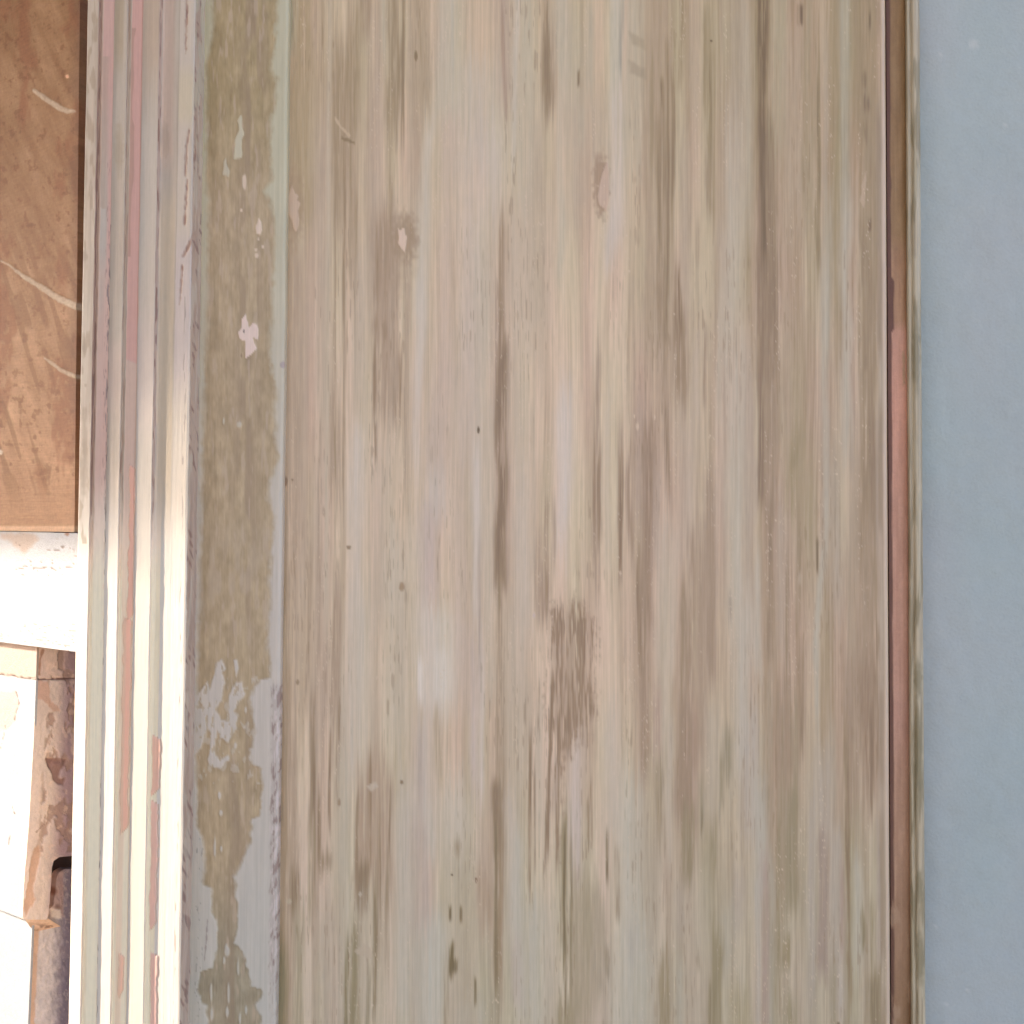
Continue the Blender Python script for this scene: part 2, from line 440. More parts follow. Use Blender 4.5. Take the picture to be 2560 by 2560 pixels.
    (1430, 1430, 24, 20, 340, (165, 158, 138), .8, 90), (1446, 1446, 3, 175, 215, (112, 96, 76), .9, 10),
    (1478, 1478, 10, 0, 240, (158, 152, 132), .7, 60), (1495, 1490, 18, 240, 420, (166, 150, 130), .75, 60),
    (1440, 1440, 25, 260, 560, (170, 152, 134), .8, 90), (1458, 1456, 6, 260, 360, (168, 162, 140), .8, 40),
    (1540, 1534, 16, -60, 280, (166, 167, 154), .95, 60), (1555, 1552, 5, 0, 180, (138, 138, 132), .6, 50),
    (1548, 1535, 18, 220, 620, (176, 168, 166), .95, 60), (1528, 1524, 16, 540, 680, (174, 166, 162), .8, 50),
    (1590, 1585, 26, -60, 420, (163, 159, 137), .85, 90),
    (1650, 1640, 34, -60, 900, (158, 142, 120), .8, 120), (1668, 1672, 4, 120, 480, (136, 120, 96), .8, 60),
    (1655, 1657, 4, 200, 275, (122, 106, 84), .85, 20), (1683, 1682, 4, 150, 520, (134, 118, 96), .85, 60),
    (1655, 1650, 7, 260, 700, (140, 124, 102), .85, 90), (1668, 1664, 5, 420, 900, (134, 118, 98), .85, 90),
    (1643, 1648, 5, 330, 560, (140, 124, 102), .8, 60), (1702, 1700, 5, -60, 190, (138, 122, 98), .85, 50),
    (1630, 1630, 6, 160, 420, (146, 132, 108), .7, 60), (1715, 1710, 16, 300, 800, (166, 150, 130), .7, 90),
    (1735, 1735, 14, 0, 300, (163, 150, 124), .7, 60), (1768, 1766, 12, 0, 320, (150, 138, 110), .75, 60),
    (1776, 1778, 3, 140, 420, (126, 112, 88), .8, 50), (1762, 1760, 3, 0, 260, (136, 122, 96), .7, 50),
    (1778, 1774, 8, 300, 560, (138, 124, 98), .75, 60), (1800, 1800, 9, 0, 280, (158, 144, 122), .7, 90),
    (1870, 1862, 20, 0, 560, (162, 156, 132), .75, 90), (1840, 1836, 22, -60, 420, (160, 147, 128), .7, 90),
    (1836, 1830, 28, 300, 900, (168, 162, 146), .9, 120), (1808, 1816, 14, 560, 820, (172, 158, 144), .6, 60),
    (1770, 1772, 8, 380, 520, (146, 130, 110), .6, 50), (1742, 1742, 5, 560, 660, (146, 130, 110), .6, 30),
    # long dark streak right
    (1908, 1906, 14, -60, 460, (118, 101, 78), 1.0, 40), (1914, 1914, 17, 300, 700, (116, 100, 80), 1.0, 60),
    (1930, 1936, 16, 350, 740, (142, 126, 106), .8, 60), (1920, 1922, 28, 640, 960, (135, 118, 100), .9, 60),
    (1908, 1905, 9, 900, 1260, (128, 110, 96), .95, 40), (1930, 1928, 16, 860, 1300, (146, 129, 112), .8, 70),
    (1896, 1898, 4, 460, 1000, (140, 120, 104), .7, 60),
    (1950, 1950, 22, -60, 360, (155, 147, 122), .7, 90), (1985, 1980, 26, 60, 620, (160, 145, 124), .75, 90),
    (2000, 2000, 6, 14, 62, (108, 90, 72), .95, 8), (2020, 2020, 12, -60, 600, (150, 138, 114), .7, 90),
    (2044, 2046, 5, 60, 700, (134, 121, 96), .85, 90), (2064, 2060, 7, 100, 900, (158, 148, 128), .8, 90),
    (2093, 2092, 9, -60, 330, (146, 132, 106), .85, 60), (2116, 2114, 13, -60, 560, (152, 152, 134), .95, 90),
    (2112, 2120, 13, 480, 1180, (158, 156, 144), .95, 90), (2075, 2070, 10, 460, 900, (152, 146, 128), .7, 90),
    (2160, 2160, 28, -60, 340, (144, 130, 106), .85, 70), (2182, 2180, 22, 240, 820, (144, 130, 108), .8, 90),
    (2172, 2172, 4, 30, 70, (118, 104, 82), .85, 15), (2160, 2160, 5, 180, 215, (120, 106, 84), .85, 15),
    (2166, 2168, 8, 235, 275, (120, 104, 86), .85, 15), (2163, 2163, 5, 310, 350, (126, 112, 90), .7, 20),
    (2176, 2176, 4, 545, 575, (112, 94, 76), .85, 10), (2158, 2158, 9, 560, 700, (134, 118, 98), .8, 40),
    (2168, 2172, 20, 640, 1560, (140, 124, 104), .8, 120), (2180, 2184, 7, 1000, 1320, (132, 114, 98), .7, 90),
    (2202, 2202, 7, 300, 2400, (154, 144, 134), .8, 150),
    # middle right
    (1495, 1490, 7, 860, 1500, (150, 131, 115), .8, 90), (1500, 1500, 6, 1130, 1360, (140, 121, 104), .95, 60),
    (1486, 1486, 3, 1130, 1300, (142, 122, 105), .85, 40), (1520, 1518, 9, 960, 1420, (176, 163, 146), .8, 90),
    (1550, 1548, 7, 1080, 1340, (146, 127, 110), .85, 70), (1554, 1550, 4, 1160, 1450, (134, 114, 97), .9, 50),
    (1572, 1570, 5, 1120, 1340, (148, 128, 112), .85, 60), (1583, 1582, 4, 1100, 1400, (146, 127, 110), .8, 60),
    (1602, 1600, 14, 1000, 1300, (160, 142, 128), .75, 80), (1622, 1618, 16, 1060, 1560, (144, 124, 109), .95, 50),
    (1610, 1606, 10, 1420, 1960, (146, 128, 112), .85, 70), (1596, 1598, 4, 1400, 1720, (134, 115, 98), .8, 60),
    (1640, 1640, 8, 1160, 1420, (162, 143, 130), .8, 60), (1668, 1668, 6, 960, 1230, (140, 121, 105), .9, 70),
    (1656, 1656, 8, 840, 1000, (150, 132, 114), .7, 60), (1700, 1704, 15, 780, 1030, (144, 126, 107), .9, 60),
    (1690, 1690, 5, 640, 840, (132, 114, 96), .9, 60), (1698, 1699, 5, 690, 840, (130, 112, 92), .9, 50),
    (1655, 1650, 10, 700, 850, (142, 124, 104), .7, 50), (1764, 1762, 5, 830, 1030, (140, 121, 104), .9, 50),
    (1720, 1712, 22, 1030, 1400, (170, 152, 137), .85, 80), (1742, 1740, 8, 830, 1060, (172, 154, 138), .8, 60),
    (1775, 1780, 15, 1180, 1700, (150, 132, 116), .9, 60), (1755, 1750, 14, 1300, 1900, (152, 134, 117), .85, 70),
    (1730, 1722, 10, 1330, 1760, (150, 131, 114), .85, 60), (1712, 1706, 8, 1440, 2000, (144, 127, 109), .8, 70),
    (1660, 1656, 14, 1300, 1900, (172, 161, 148), .85, 90), (1688, 1680, 8, 1320, 1700, (176, 162, 148), .8, 60),
    (1800, 1800, 8, 700, 1100, (172, 162, 144), .8, 90), (1834, 1838, 26, 860, 1560, (168, 164, 151), .95, 90),
    (1868, 1866, 10, 900, 1500, (160, 148, 132), .8, 90), (1860, 1850, 24, 1480, 1960, (165, 163, 154), .9, 90),
    (1892, 1894, 8, 1380, 1700, (164, 160, 150), .85, 70), (1880, 1882, 8, 1000, 1340, (164, 146, 131), .8, 80),
    (1826, 1826, 6, 1480, 1560, (146, 136, 122), .7, 30), (1952, 1955, 16, 1240, 1620, (160, 145, 130), .8, 80),
    (1926, 1930, 9, 1250, 1680, (140, 123, 107), .9, 70), (1965, 1968, 8, 1340, 1760, (142, 126, 108), .75, 90),
    (1995, 1985, 22, 1060, 1280, (150, 138, 113), .9, 70), (1988, 1988, 8, 1080, 1190, (138, 127, 102), .9, 40),
    (1998, 1996, 6, 1240, 1560, (144, 130, 110), .7, 80), (1970, 1970, 12, 700, 1080, (158, 142, 122), .7, 90),
    (2060, 2064, 8, 640, 1380, (160, 158, 146), .95, 90), (2058, 2036, 8, 1360, 1640, (158, 157, 146), .95, 60),
    (2044, 2044, 3, 1350, 1430, (118, 104, 84), .9, 15), (2000, 2000, 3, 1430, 1460, (176, 164, 146), .7, 10),
    (2090, 2090, 14, 1100, 1560, (158, 146, 132), .8, 90), (2135, 2130, 12, 1080, 1700, (154, 140, 122), .7, 90),
    (2165, 2160, 22, 1300, 1800, (148, 132, 115), .8, 90), (2076, 2076, 5, 1520, 1640, (146, 132, 112), .75, 60),
    (2186, 2192, 9, 1540, 1960, (136, 118, 102), .9, 60),
    # lower right
    (1530, 1535, 20, 1760, 2100, (170, 162, 154), .85, 90), (1578, 1586, 30, 1940, 2380, (164, 167, 159), 1.0, 90),
    (1590, 1580, 46, 2320, 2620, (160, 166, 160), .95, 60), (1582, 1582, 11, 2320, 2400, (152, 150, 148), .7, 40),
    (1610, 1612, 10, 1700, 1900, (150, 130, 115), .85, 60), (1640, 1640, 12, 1720, 1920, (160, 140, 126), .8, 60),
    (1652, 1655, 12, 1900, 2110, (142, 130, 110), .9, 50), (1672, 1672, 8, 1780, 2160, (168, 158, 144), .9, 60),
    (1712, 1716, 22, 1740, 2060, (146, 128, 113), .95, 50), (1718, 1720, 14, 2020, 2210, (136, 126, 105), .85, 50),
    (1740, 1738, 6, 1760, 1900, (152, 131, 116), .8, 40), (1755, 1755, 8, 1940, 2080, (140, 132, 112), .8, 40),
    (1818, 1816, 13, 1830, 1950, (140, 134, 116), .85, 40), (1804, 1802, 6, 1880, 2040, (136, 128, 106), .8, 40),
    (1788, 1784, 9, 2050, 2200, (142, 134, 112), .8, 50), (1756, 1756, 3, 2020, 2080, (124, 114, 94), .8, 20),
    (1780, 1782, 22, 1760, 2060, (164, 156, 142), .7, 60), (1756, 1750, 24, 2190, 2400, (160, 153, 134), .75, 60),
    (1880, 1874, 26, 1760, 2100, (160, 154, 150), .9, 80), (1898, 1900, 18, 1940, 2250, (156, 158, 152), .9, 70),
    (1850, 1846, 16, 2160, 2320, (156, 146, 138), .8, 60), (1820, 1812, 20, 2260, 2440, (156, 156, 142), .8, 60),
    (1911, 1914, 10, 2130, 2620, (154, 139, 131), .95, 50), (1896, 1896, 5, 2200, 2620, (158, 158, 154), .9, 60),
    (1928, 1930, 5, 2150, 2620, (154, 154, 142), .85, 60), (1928, 1930, 8, 1700, 2050, (148, 138, 120), .7, 60),
    (1970, 1974, 28, 1760, 2240, (146, 134, 115), .9, 70), (1980, 1980, 14, 1980, 2280, (136, 129, 108), .9, 50),
    (1962, 1958, 18, 1700, 1960, (146, 128, 112), .8, 60), (1970, 1966, 11, 2340, 2420, (136, 128, 104), .85, 30),
    (1975, 1975, 18, 2490, 2620, (140, 134, 112), .8, 50), (1946, 1946, 4, 2060, 2400, (134, 126, 104), .8, 60),
    (2062, 2064, 20, 1860, 2120, (158, 152, 146), .9, 70), (2030, 2028, 14, 1960, 2560, (152, 146, 142), .8, 90),
    (2060, 2058, 12, 2080, 2440, (144, 131, 124), .95, 40), (2088, 2094, 12, 2060, 2560, (156, 154, 150), .9, 60),
    (2078, 2082, 8, 1780, 2020, (158, 150, 134), .8, 60), (2106, 2104, 7, 2160, 2400, (150, 134, 126), .8, 60),
    (2118, 2126, 6, 1780, 2500, (128, 113, 93), .95, 60), (2134, 2130, 18, 1640, 2040, (148, 131, 116), .9, 80),
    (2168, 2172, 20, 1640, 2000, (140, 121, 106), .9, 70), (2146, 2146, 10, 2020, 2200, (150, 140, 120), .8, 50),
    (2140, 2146, 12, 2140, 2420, (154, 158, 150), .9, 60), (2178, 2178, 5, 1760, 2020, (128, 110, 94), .8, 60),
    (2158, 2160, 5, 2280, 2370, (126, 118, 96), .75, 30), (2183, 2186, 7, 2260, 2480, (132, 124, 100), .9, 40),
    (2196, 2198, 6, 2040, 2420, (148, 138, 130), .8, 60), (2186, 2190, 14, 2440, 2620, (128, 118, 98), .85, 40),
    (2088, 2086, 8, 2420, 2620, (142, 136, 118), .7, 50), (1660, 1662, 17, 2400, 2620, (142, 132, 110), .9, 60),
    (1790, 1792, 14, 2320, 2620, (134, 127, 104), .95, 60), (1774, 1774, 3, 2450, 2620, (122, 114, 92), .8, 40),
    (1740, 1735, 28, 2420, 2620, (158, 150, 132), .8, 60), (1698, 1698, 10, 2380, 2620, (158, 158, 146), .8, 60),
    (1850, 1850, 26, 2460, 2620, (152, 145, 120), .8, 60), (1640, 1636, 20, 2100, 2400, (160, 151, 134), .7, 60),
    (1698, 1700, 16, 2210, 2360, (160, 150, 138), .8, 60), (1744, 1746, 3, 2370, 2420, (134, 126, 106), .8, 20),
    (2003, 2001, 8, 1620, 1900, (138, 121, 105), .7, 60), (2040, 2042, 6, 1600, 1800, (156, 156, 146), .8, 50),
]


def base_streaks(X, Y, H):
    """sanded paint: cream, beige and bare wood in long brush-width streaks"""
    warp = (vnoise(X / 90, Y / 400, 8) - .5) * 14
    u = X + warp
    n1 = vnoise(u / 46, Y / 900, 11); n2 = vnoise(u / 17, Y / 520, 12)
    n3 = vnoise(u / 7, Y / 330, 13); n4 = vnoise(u / 3.2, Y / 200, 14)
    n = .36 * n1 + .32 * n2 + .2 * n3 + .12 * n4
    t = sm(0.28, 0.72, n)
    yy = Y / 2560.0
    top = np.stack([164 + 0 * yy, 150 + 0 * yy, 128 + 0 * yy], -1)
    midc = np.array([172, 156, 139.]); bot = np.array([163, 156, 141.])
    k1 = sm(.05, .38, yy)[..., None]; k2 = sm(.66, .98, yy)[..., None]
    C = top * (1 - k1) + midc * k1
    C = C * (1 - k2) + bot * k2
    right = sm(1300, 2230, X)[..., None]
    C = C - right * np.array([18, 17, 17.])  # darker to the right: light falloff painted into the base colour
    C = C + (t[..., None] - .5) * np.array([17, 18, 19.]) + np.array([1, 0, -1.])
    hue = (vnoise(u / 33, Y / 300, 31) - .5)[..., None]
    C = C + hue * np.array([6, -5, 3.])
    C = C + ((n4 - .5) * 7 + (vnoise(u / 2.1, Y / 90, 15) - .5) * 5)[..., None]
    H += (n3 - .5) * 0.00006 + (n4 - .5) * 0.00004
    return C, H


def fine_dashes(X, Y, C, seed=40, amt=.5, th=.66):
    f = vnoise(X / 2.6, Y / 70, seed) * .6 + vnoise(X / 2.2, Y / 26, seed + 1) * .4
    area = sm(.45, .75, vnoise(X / 60, Y / 330, seed + 2))
    m = sm(th, th + .12, f) * area * amt
    return mix(C, (132, 114, 95), m)


def col_board(X, Y, G):
    H = np.zeros(X.shape)
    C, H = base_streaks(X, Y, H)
    C = C * np.array([1.04, 1.035, 1.02])
    C, H = streaks(X, Y, C, PANEL, H)
    pm = poly_mask(X, Y, [(1376, 1520), (1400, 1500), (1420, 1530), (1436, 1490), (1452, 1500), (1462, 1530), (1486, 1540), (1492, 1600), (1484, 1700), (1490, 1790), (1470, 1860), (1458, 1800),
                          (1440, 1850), (1428, 1900), (1412, 1880), (1404, 1960), (1392, 2150), (1384, 2000), (1374, 1900), (1366, 1760), (1376, 1640)], 15, 16, 88)
    fb = .45 * vnoise(X / 3.2, Y / 60, 89) + .35 * vnoise(X / 2.1, Y / 30, 90) + .2 * vnoise(X / 9, Y / 120, 91)
    k = pm * sm(.38, .64, fb); C = mix(C, (138, 117, 100), .85 * k); H -= k * .00006
    C = fine_dashes(X, Y, C, amt=.38, th=.68)
    gr = .6 * vnoise(X / 2.1, Y / 130, 92) + .4 * vnoise(X / 2.1, Y / 34, 93)
    C = C + ((gr - .5) * 11)[..., None]
    # smudges at the top
    C = mix(C, (148, 138, 116), .6 * poly_mask(X, Y, [(1572, 80), (1612, 100), (1614, 124), (1580, 112)], 6, 3))
    C = mix(C, (146, 136, 116), .6 * poly_mask(X, Y, [(1572, 150), (1612, 172), (1618, 200), (1574, 182)], 6, 3))
    # filled knots and chips
    C = mix(C, (142, 123, 103), .7 * ell(X, Y, 1012, 592, 30, 56, .5))
    C = mix(C, (150, 132, 113), .5 * ell(X, Y, 985, 640, 40, 90, .7))
    k = poly_mask(X, Y, [(994, 570), (1001, 576), (1006, 571), (1012, 570), (1013, 585), (1017, 592), (1015, 615), (1012, 632), (1002, 620), (995, 610), (997, 592)], 1.2, 1.5)
    C = mix(C, (188, 168, 154), k); H += k * .0002
    C = mix(C, (148, 128, 108), .6 * ell(X, Y, 734, 520, 24, 90, .5))
    k = poly_mask(X, Y, [(730, 462), (738, 484), (746, 488), (743, 500), (750, 508), (744, 530), (748, 550), (742, 578), (734, 572), (726, 545), (715, 520), (718, 495), (722, 480)], 1.5, 3)
    C = mix(C, (172, 152, 135), k); H += k * .0002
    C = mix(C, (146, 124, 106), .75 * ell(X, Y, 1503, 462, 20, 76, .35))
    k = poly_mask(X, Y, [(1519, 404), (1522, 440), (1521, 500), (1516, 528), (1508, 520), (1497, 512), (1493, 492), (1498, 462), (1506, 430), (1514, 410)], 1.2, 1.6)
    C = mix(C, (174, 153, 138), k); H += k * .0002
    k = poly_mask(X, Y, [(2166, 430), (2164, 470), (2160, 520), (2150, 500), (2156, 460)], 2, 3)
    C = mix(C, (166, 148, 128), .8 * k)
    k = seg_mask(X, Y, [(838, 296, 3), (852, 318, 3), (872, 338, 4)])
    C = mix(C, (174, 156, 132), .8 * k); C = mix(C, (128, 112, 86), .8 * seg_mask(X, Y, [(856, 345, 3), (868, 350, 4), (886, 358, 2)]))
    k = poly_mask(X, Y, [(884, 2378), (910, 2360), (928, 2370), (930, 2400), (900, 2388)], 2, 3)
    C = mix(C, (166, 154, 138), .8 * k)
    k = poly_mask(X, Y, [(918, 1966), (940, 1954), (946, 1966), (928, 1980)], 3, 3); C = mix(C, (172, 162, 150), .8 * k)
    for cx, cy, rx, ry, c in [(1778, 102, 3, 4, (96, 80, 62)), (1196, 1076, 3, 8, (96, 82, 66)), (1005, 1466, 7, 11, (150, 128, 104)),
                              (731, 1200, 3, 4, (126, 108, 88)), (714, 1202, 5, 12, (126, 106, 92)), (872, 1368, 6, 5, (140, 120, 100)),
                              (1040, 140, 4, 13, (126, 110, 84)), (1130, 2186, 3, 3, (100, 88, 70)), (1190, 2200, 3, 6, (120, 98, 82)),
                              (900, 2236, 4, 5, (166, 158, 146)), (722, 2254, 6, 6, (160, 152, 134)), (1335, 1538, 4, 7, (176, 160, 156)),
                              (1594, 1066, 4, 9, (182, 164, 148)), (1586, 1040, 2, 5, (186, 168, 150)), (1637, 1043, 2, 6, (182, 165, 150)),
                              (1562, 952, 2, 5, (178, 164, 146)), (1551, 1433, 3, 6, (182, 166, 152)), (2096, 2560, 4, 6, (120, 110, 92)),
                              (1004, 1956, 4, 5, (130, 112, 92)), (848, 2004, 4, 9, (140, 124, 106)), (744, 1706, 4, 6, (142, 124, 104))]:
        C = mix(C, c, .9 * ell(X, Y, cx, cy, rx, ry))
    # light specks left standing in the worn streaks
    sp = vnoise(X / 2.2, Y / 4, 71); ar = sm(.55, .8, vnoise(X / 22, Y / 260, 72))
    C = mix(C, (184, 170, 154), .7 * sm(.86, .95, sp) * ar)
    # rounded right arris: paint rubbed pale, dark joint behind it
    e = 2213.5 + (Y - 1280) * 0.0051 + (vnoise(Y * 0, Y / 60, 5) - .5) * 2
    C = mix(C, (172, 158, 148), .8 * (1 - sm(2, 6, np.abs(X - e))))
    C = mix(C, (132, 116, 102), .55 * (1 - sm(3, 9, np.abs(X - (e - 12)))) * sm(.3, .6, vnoise(X * 0, Y / 150, 6)))
    mean = np.array([165, 149, 134.])
    L = C.mean(-1, keepdims=True)
    chroma = (C - L) - (mean - mean.mean())
    C = L + (L - mean.mean()) * .12 + (mean - mean.mean()) + chroma * .78
    lum = 1 - sm(120, 150, C.mean(-1))
    C = C * np.array([1.02, 1.012, .995]) - lum[..., None] * np.array([0, 1, 5.])
    return C, H


# ------------------------------------------------------------------ worn flat strip
BL = [(-120, 530), (0, 530), (70, 533), (110, 530), (150, 516), (460, 515), (500, 520), (700, 517), (850, 514), (1000, 508), (1200, 504), (1400, 500), (1560, 495), (1736, 492),
      (1900, 491), (2060, 492), (2094, 507), (2138, 510), (2176, 512), (2202, 505), (2216, 510), (2217, 530), (2267, 530), (2285, 529), (2301, 543), (2345, 541), (2396, 540),
      (2420, 525), (2430, 500), (2474, 494), (2508, 505), (2515, 515), (2552, 520), (2700, 515)]
BR = [(-120, 690), (0, 692), (58, 689), (130, 686), (174, 678), (197, 689), (261, 686), (313, 676), (348, 672), (406, 675), (452, 678), (476, 660), (507, 675), (529, 680), (587, 686),
      (645, 683), (703, 680), (819, 679), (877, 675), (920, 680), (993, 689), (1031, 682), (1084, 688), (1155, 695), (1202, 673), (1248, 670), (1295, 685), (1357, 679), (1435, 676),
      (1497, 673), (1612, 668), (1664, 675), (1695, 675), (1700, 647), (1723, 634), (1746, 626), (1762, 624), (1775, 631), (1819, 637), (1868, 631), (1873, 624), (1912, 629), (1915, 647),
      (1974, 655), (2039, 650), (2049, 631), (2099, 626), (2143, 608), (2176, 598), (2192, 585), (2215, 593), (2231, 587), (2257, 595), (2319, 590), (2358, 587), (2378, 608), (2415, 613),
      (2435, 626), (2466, 629), (2474, 655), (2500, 652), (2513, 637), (2539, 652), (2700, 650)]


def q4(p):
    return [(440 + x * .2588, 1560 + y * .2588) for x, y in p]


ISL = q4([(190, 690), (270, 600), (300, 560), (320, 640), (345, 560), (380, 400), (400, 370), (440, 340), (480, 430), (450, 470), (475, 560), (440, 720), (400, 800), (380, 850),
          (420, 880), (440, 930), (480, 930), (505, 840), (505, 720), (530, 640), (580, 560), (640, 560), (650, 650), (680, 680), (620, 740), (560, 840), (590, 900), (580, 1010),
          (540, 1080), (500, 1140), (430, 1100), (400, 1040), (395, 1100), (375, 1180), (380, 1260), (430, 1310), (500, 1265), (525, 1310), (470, 1350), (430, 1410), (340, 1380),
          (310, 1330), (330, 1180), (330, 1050), (300, 1000), (270, 1090), (240, 1200), (200, 1250), (150, 1250), (150, 700)])
SPIKE = q4([(555, 350), (590, 345), (605, 430), (580, 520), (565, 430)])
SPOT1 = [(460 + x * .29, y * .29) for x, y in [(495, 985), (460, 1040), (475, 1120), (440, 1200), (430, 1370), (500, 1365), (500, 1200), (520, 1160), (500, 1100)]]
SPOT2 = [(460 + x * .29, y * .29) for x, y in [(360, 1360), (340, 1400), (335, 1510), (385, 1520), (395, 1480), (375, 1430)]]
SPOT3 = [(460 + x * .29, 500 + y * .29) for x, y in [(640, 150), (665, 190), (675, 260), (660, 305), (620, 290), (615, 220), (630, 200)]]
SPOT4 = [(460 + x * .29, 500 + y * .29) for x, y in [(530, 985), (550, 1050), (560, 1095), (590, 1065), (630, 1070), (647, 1130), (635, 1205), (598, 1188), (612, 1240), (630, 1280), (580, 1330), (530, 1365), (525, 1220), (480, 1195), (463, 1140), (500, 1100), (495, 1030)]]


def col_strip(X, Y, G):
    H = np.zeros(X.shape)
    yy = Y / 2560
    pale = np.stack([174 + 6 * sm(.1, .5, yy) - 6 * sm(.7, 1, yy), 167 + 3 * sm(.1, .5, yy) - 1 * sm(.7, 1, yy), 150 + 18 * sm(.1, .6, yy)], -1)
    left = sm(540, 500, X)[..., None] if False else (1 - sm(500, 540, X))[..., None]
    pale = pale * np.array([.965, .98, .95])
    C = pale + left * np.array([4, 5, 4.]) + ((vnoise(X / 5, Y / 140, 3) - .5) * 8)[..., None]
    # bare, weathered wood in the middle
    ol = 1 - sm(.08, .22, yy); ol2 = sm(.82, .95, yy)
    wood = np.array([156, 139, 112.]) * np.ones(X.shape + (1,))
    wood = mix(wood, (147, 131, 98), ol); wood = mix(wood, (140, 131, 111), ol2)
    n = .62 * fbm(X / 16, Y / 34, 21, 5) + .2 * vnoise(X / 3.5, Y / 50, 22) + .18 * vnoise(X / 2.3, Y / 14, 34)
    wood = wood + ((n - .5) * 52)[..., None] * np.array([1, 1, 1.])
    core = np.exp(-((X - (620 + (Y - 900) * -.02)) / 30.) ** 2) * sm(0, 300, Y + 400)
    wood = mix(wood, (131, 113, 94), .55 * core * sm(.35, .6, vnoise(X / 14, Y / 120, 23)))
    lightp = sm(.62, .75, fbm(X / 9, Y / 60, 24, 3))
    wood = mix(wood, (166, 150, 132), .6 * lightp)
    wood = mix(wood, (164, 150, 134), .45 * sm(1250, 1450, Y) * (1 - sm(1480, 1600, Y)) * sm(.4, .7, vnoise(X / 16, Y / 60, 25)))
    jl = (fbm(X / 12, Y / 16, 26, 4) - .5)
    soft = 3 + 6 * vnoise(X * 0, Y / 90, 27) + 5 * (1 - sm(1600, 1720, Y))
    l = np.interp(Y, [p[0] for p in BL], [p[1] for p in BL]); r = np.interp(Y, [p[0] for p in BR], [p[1] for p in BR])
    m = sm(-soft, soft, X - l + jl * 12) * sm(-soft, soft, r - X + jl * 16)
    isl = np.maximum(poly_mask(X, Y, ISL, 2.5, 4, 28), poly_mask(X, Y, SPIKE, 2, 2, 29))
    flecks = sm(.60, .68, fbm(X / 12, Y / 22, 30, 4)) * ((Y > 1690) & (Y < 1960))
    isl = np.maximum(isl * (1 - .6 * sm(.62, .7, fbm(X / 8, Y / 16, 32, 3))), 0)
    m = m * (1 - isl) * (1 - .5 * flecks)
    for e in [(511 + 56, 2378, 6, 15), (553, 2122, 3, 7), (571, 2484, 3, 22), (528, 2484, 3, 22), (537, 2119, 2.5, 27), (600, 2549, 3, 16), (595, 2417, 2.5, 20), (610, 1819, 4, 5),
              (598, 1062, 6, 9), (559, 1052, 2.5, 8), (530, 2410, 4, 12), (560, 2402, 3, 10), (568, 2530, 4, 12), (615, 2525, 3, 12), (529, 2535, 4, 18), (588, 1864, 4, 7),
              (552, 2032, 4, 8), (549, 1990, 3, 8), (614, 1776, 3, 9), (547, 1986, 3, 7)]:
        m = m * (1 - .85 * ell(X, Y, *e))
    C = C + (wood - C) * m[..., None]
    H += (1 - m) * 0.0003
    for P, c in ((SPOT1, (172, 166, 146)), (SPOT2, (168, 160, 142)), (SPOT3, (194, 177, 162)), (SPOT4, (198, 180, 172))):
        k = poly_mask(X, Y, P, 1.3, 1.6, 33); C = mix(C, c, k); H += k * .0002
    for e in [(640, 624, 4.5, 4.5), (642, 639, 5, 6), (657, 617, 3, 4), (646, 598, 2.5, 3), (604, 526, 3, 4), (611, 454, 5, 18)]:
        C = mix(C, (190, 174, 158), .9 * ell(X, Y, *e))
    C = mix(C, (90, 76, 70), ell(X, Y, 610, 829, 1.6, 4)); C = mix(C, (120, 100, 82), .8 * ell(X, Y, 604, 888, 2, 5))
    C = mix(C, (150, 136, 138), .8 * ell(X, Y, 706, 912, 5, 9))
    # chipped arris
    ea = 717.5 - (Y - 0) * 0.0095
    am = sm(-26, -16, X - ea + jl * 8) * sm(1690, 1730, Y) * (1 - .7 * sm(2380, 2500, Y))
    ch = vnoise(X / 2.5, Y / 30, 41) * .5 + vnoise((X + Y * .35) / 5, Y / 16, 42) * .5
    C = mix(C, (160, 150, 146), .7 * am); C = mix(C, (126, 108, 102), am * sm(.6, .72, ch) * .8)
    C = mix(C, (186, 176, 176), am * sm(.4, .3, ch) * .7 if False else am * (1 - sm(.28, .4, ch)) * .7)
    # fine dark specks on the lower pale margin
    sp = sm(.82, .9, vnoise(X / 2.5, Y / 8, 43)) * (np.abs(X - (500 - (Y - 2060) * .01)) < 9) * (Y > 2080)
    C = mix(C, (120, 116, 114), .55 * sp)
    C = mix(C, (132, 120, 118), .7 * seg_mask(X, Y, [(519, 2300, 1.6), (516, 2350, 1.6), (511, 2402, 1.2)], .8))
    sp = sm(.66, .8, vnoise(X / 2.3, Y / 60, 44)) * (np.abs(X - 675) < 4) * (Y > 1715) * (Y < 1890)
    C = mix(C, (140, 126, 128), .6 * sp)
    return C, H


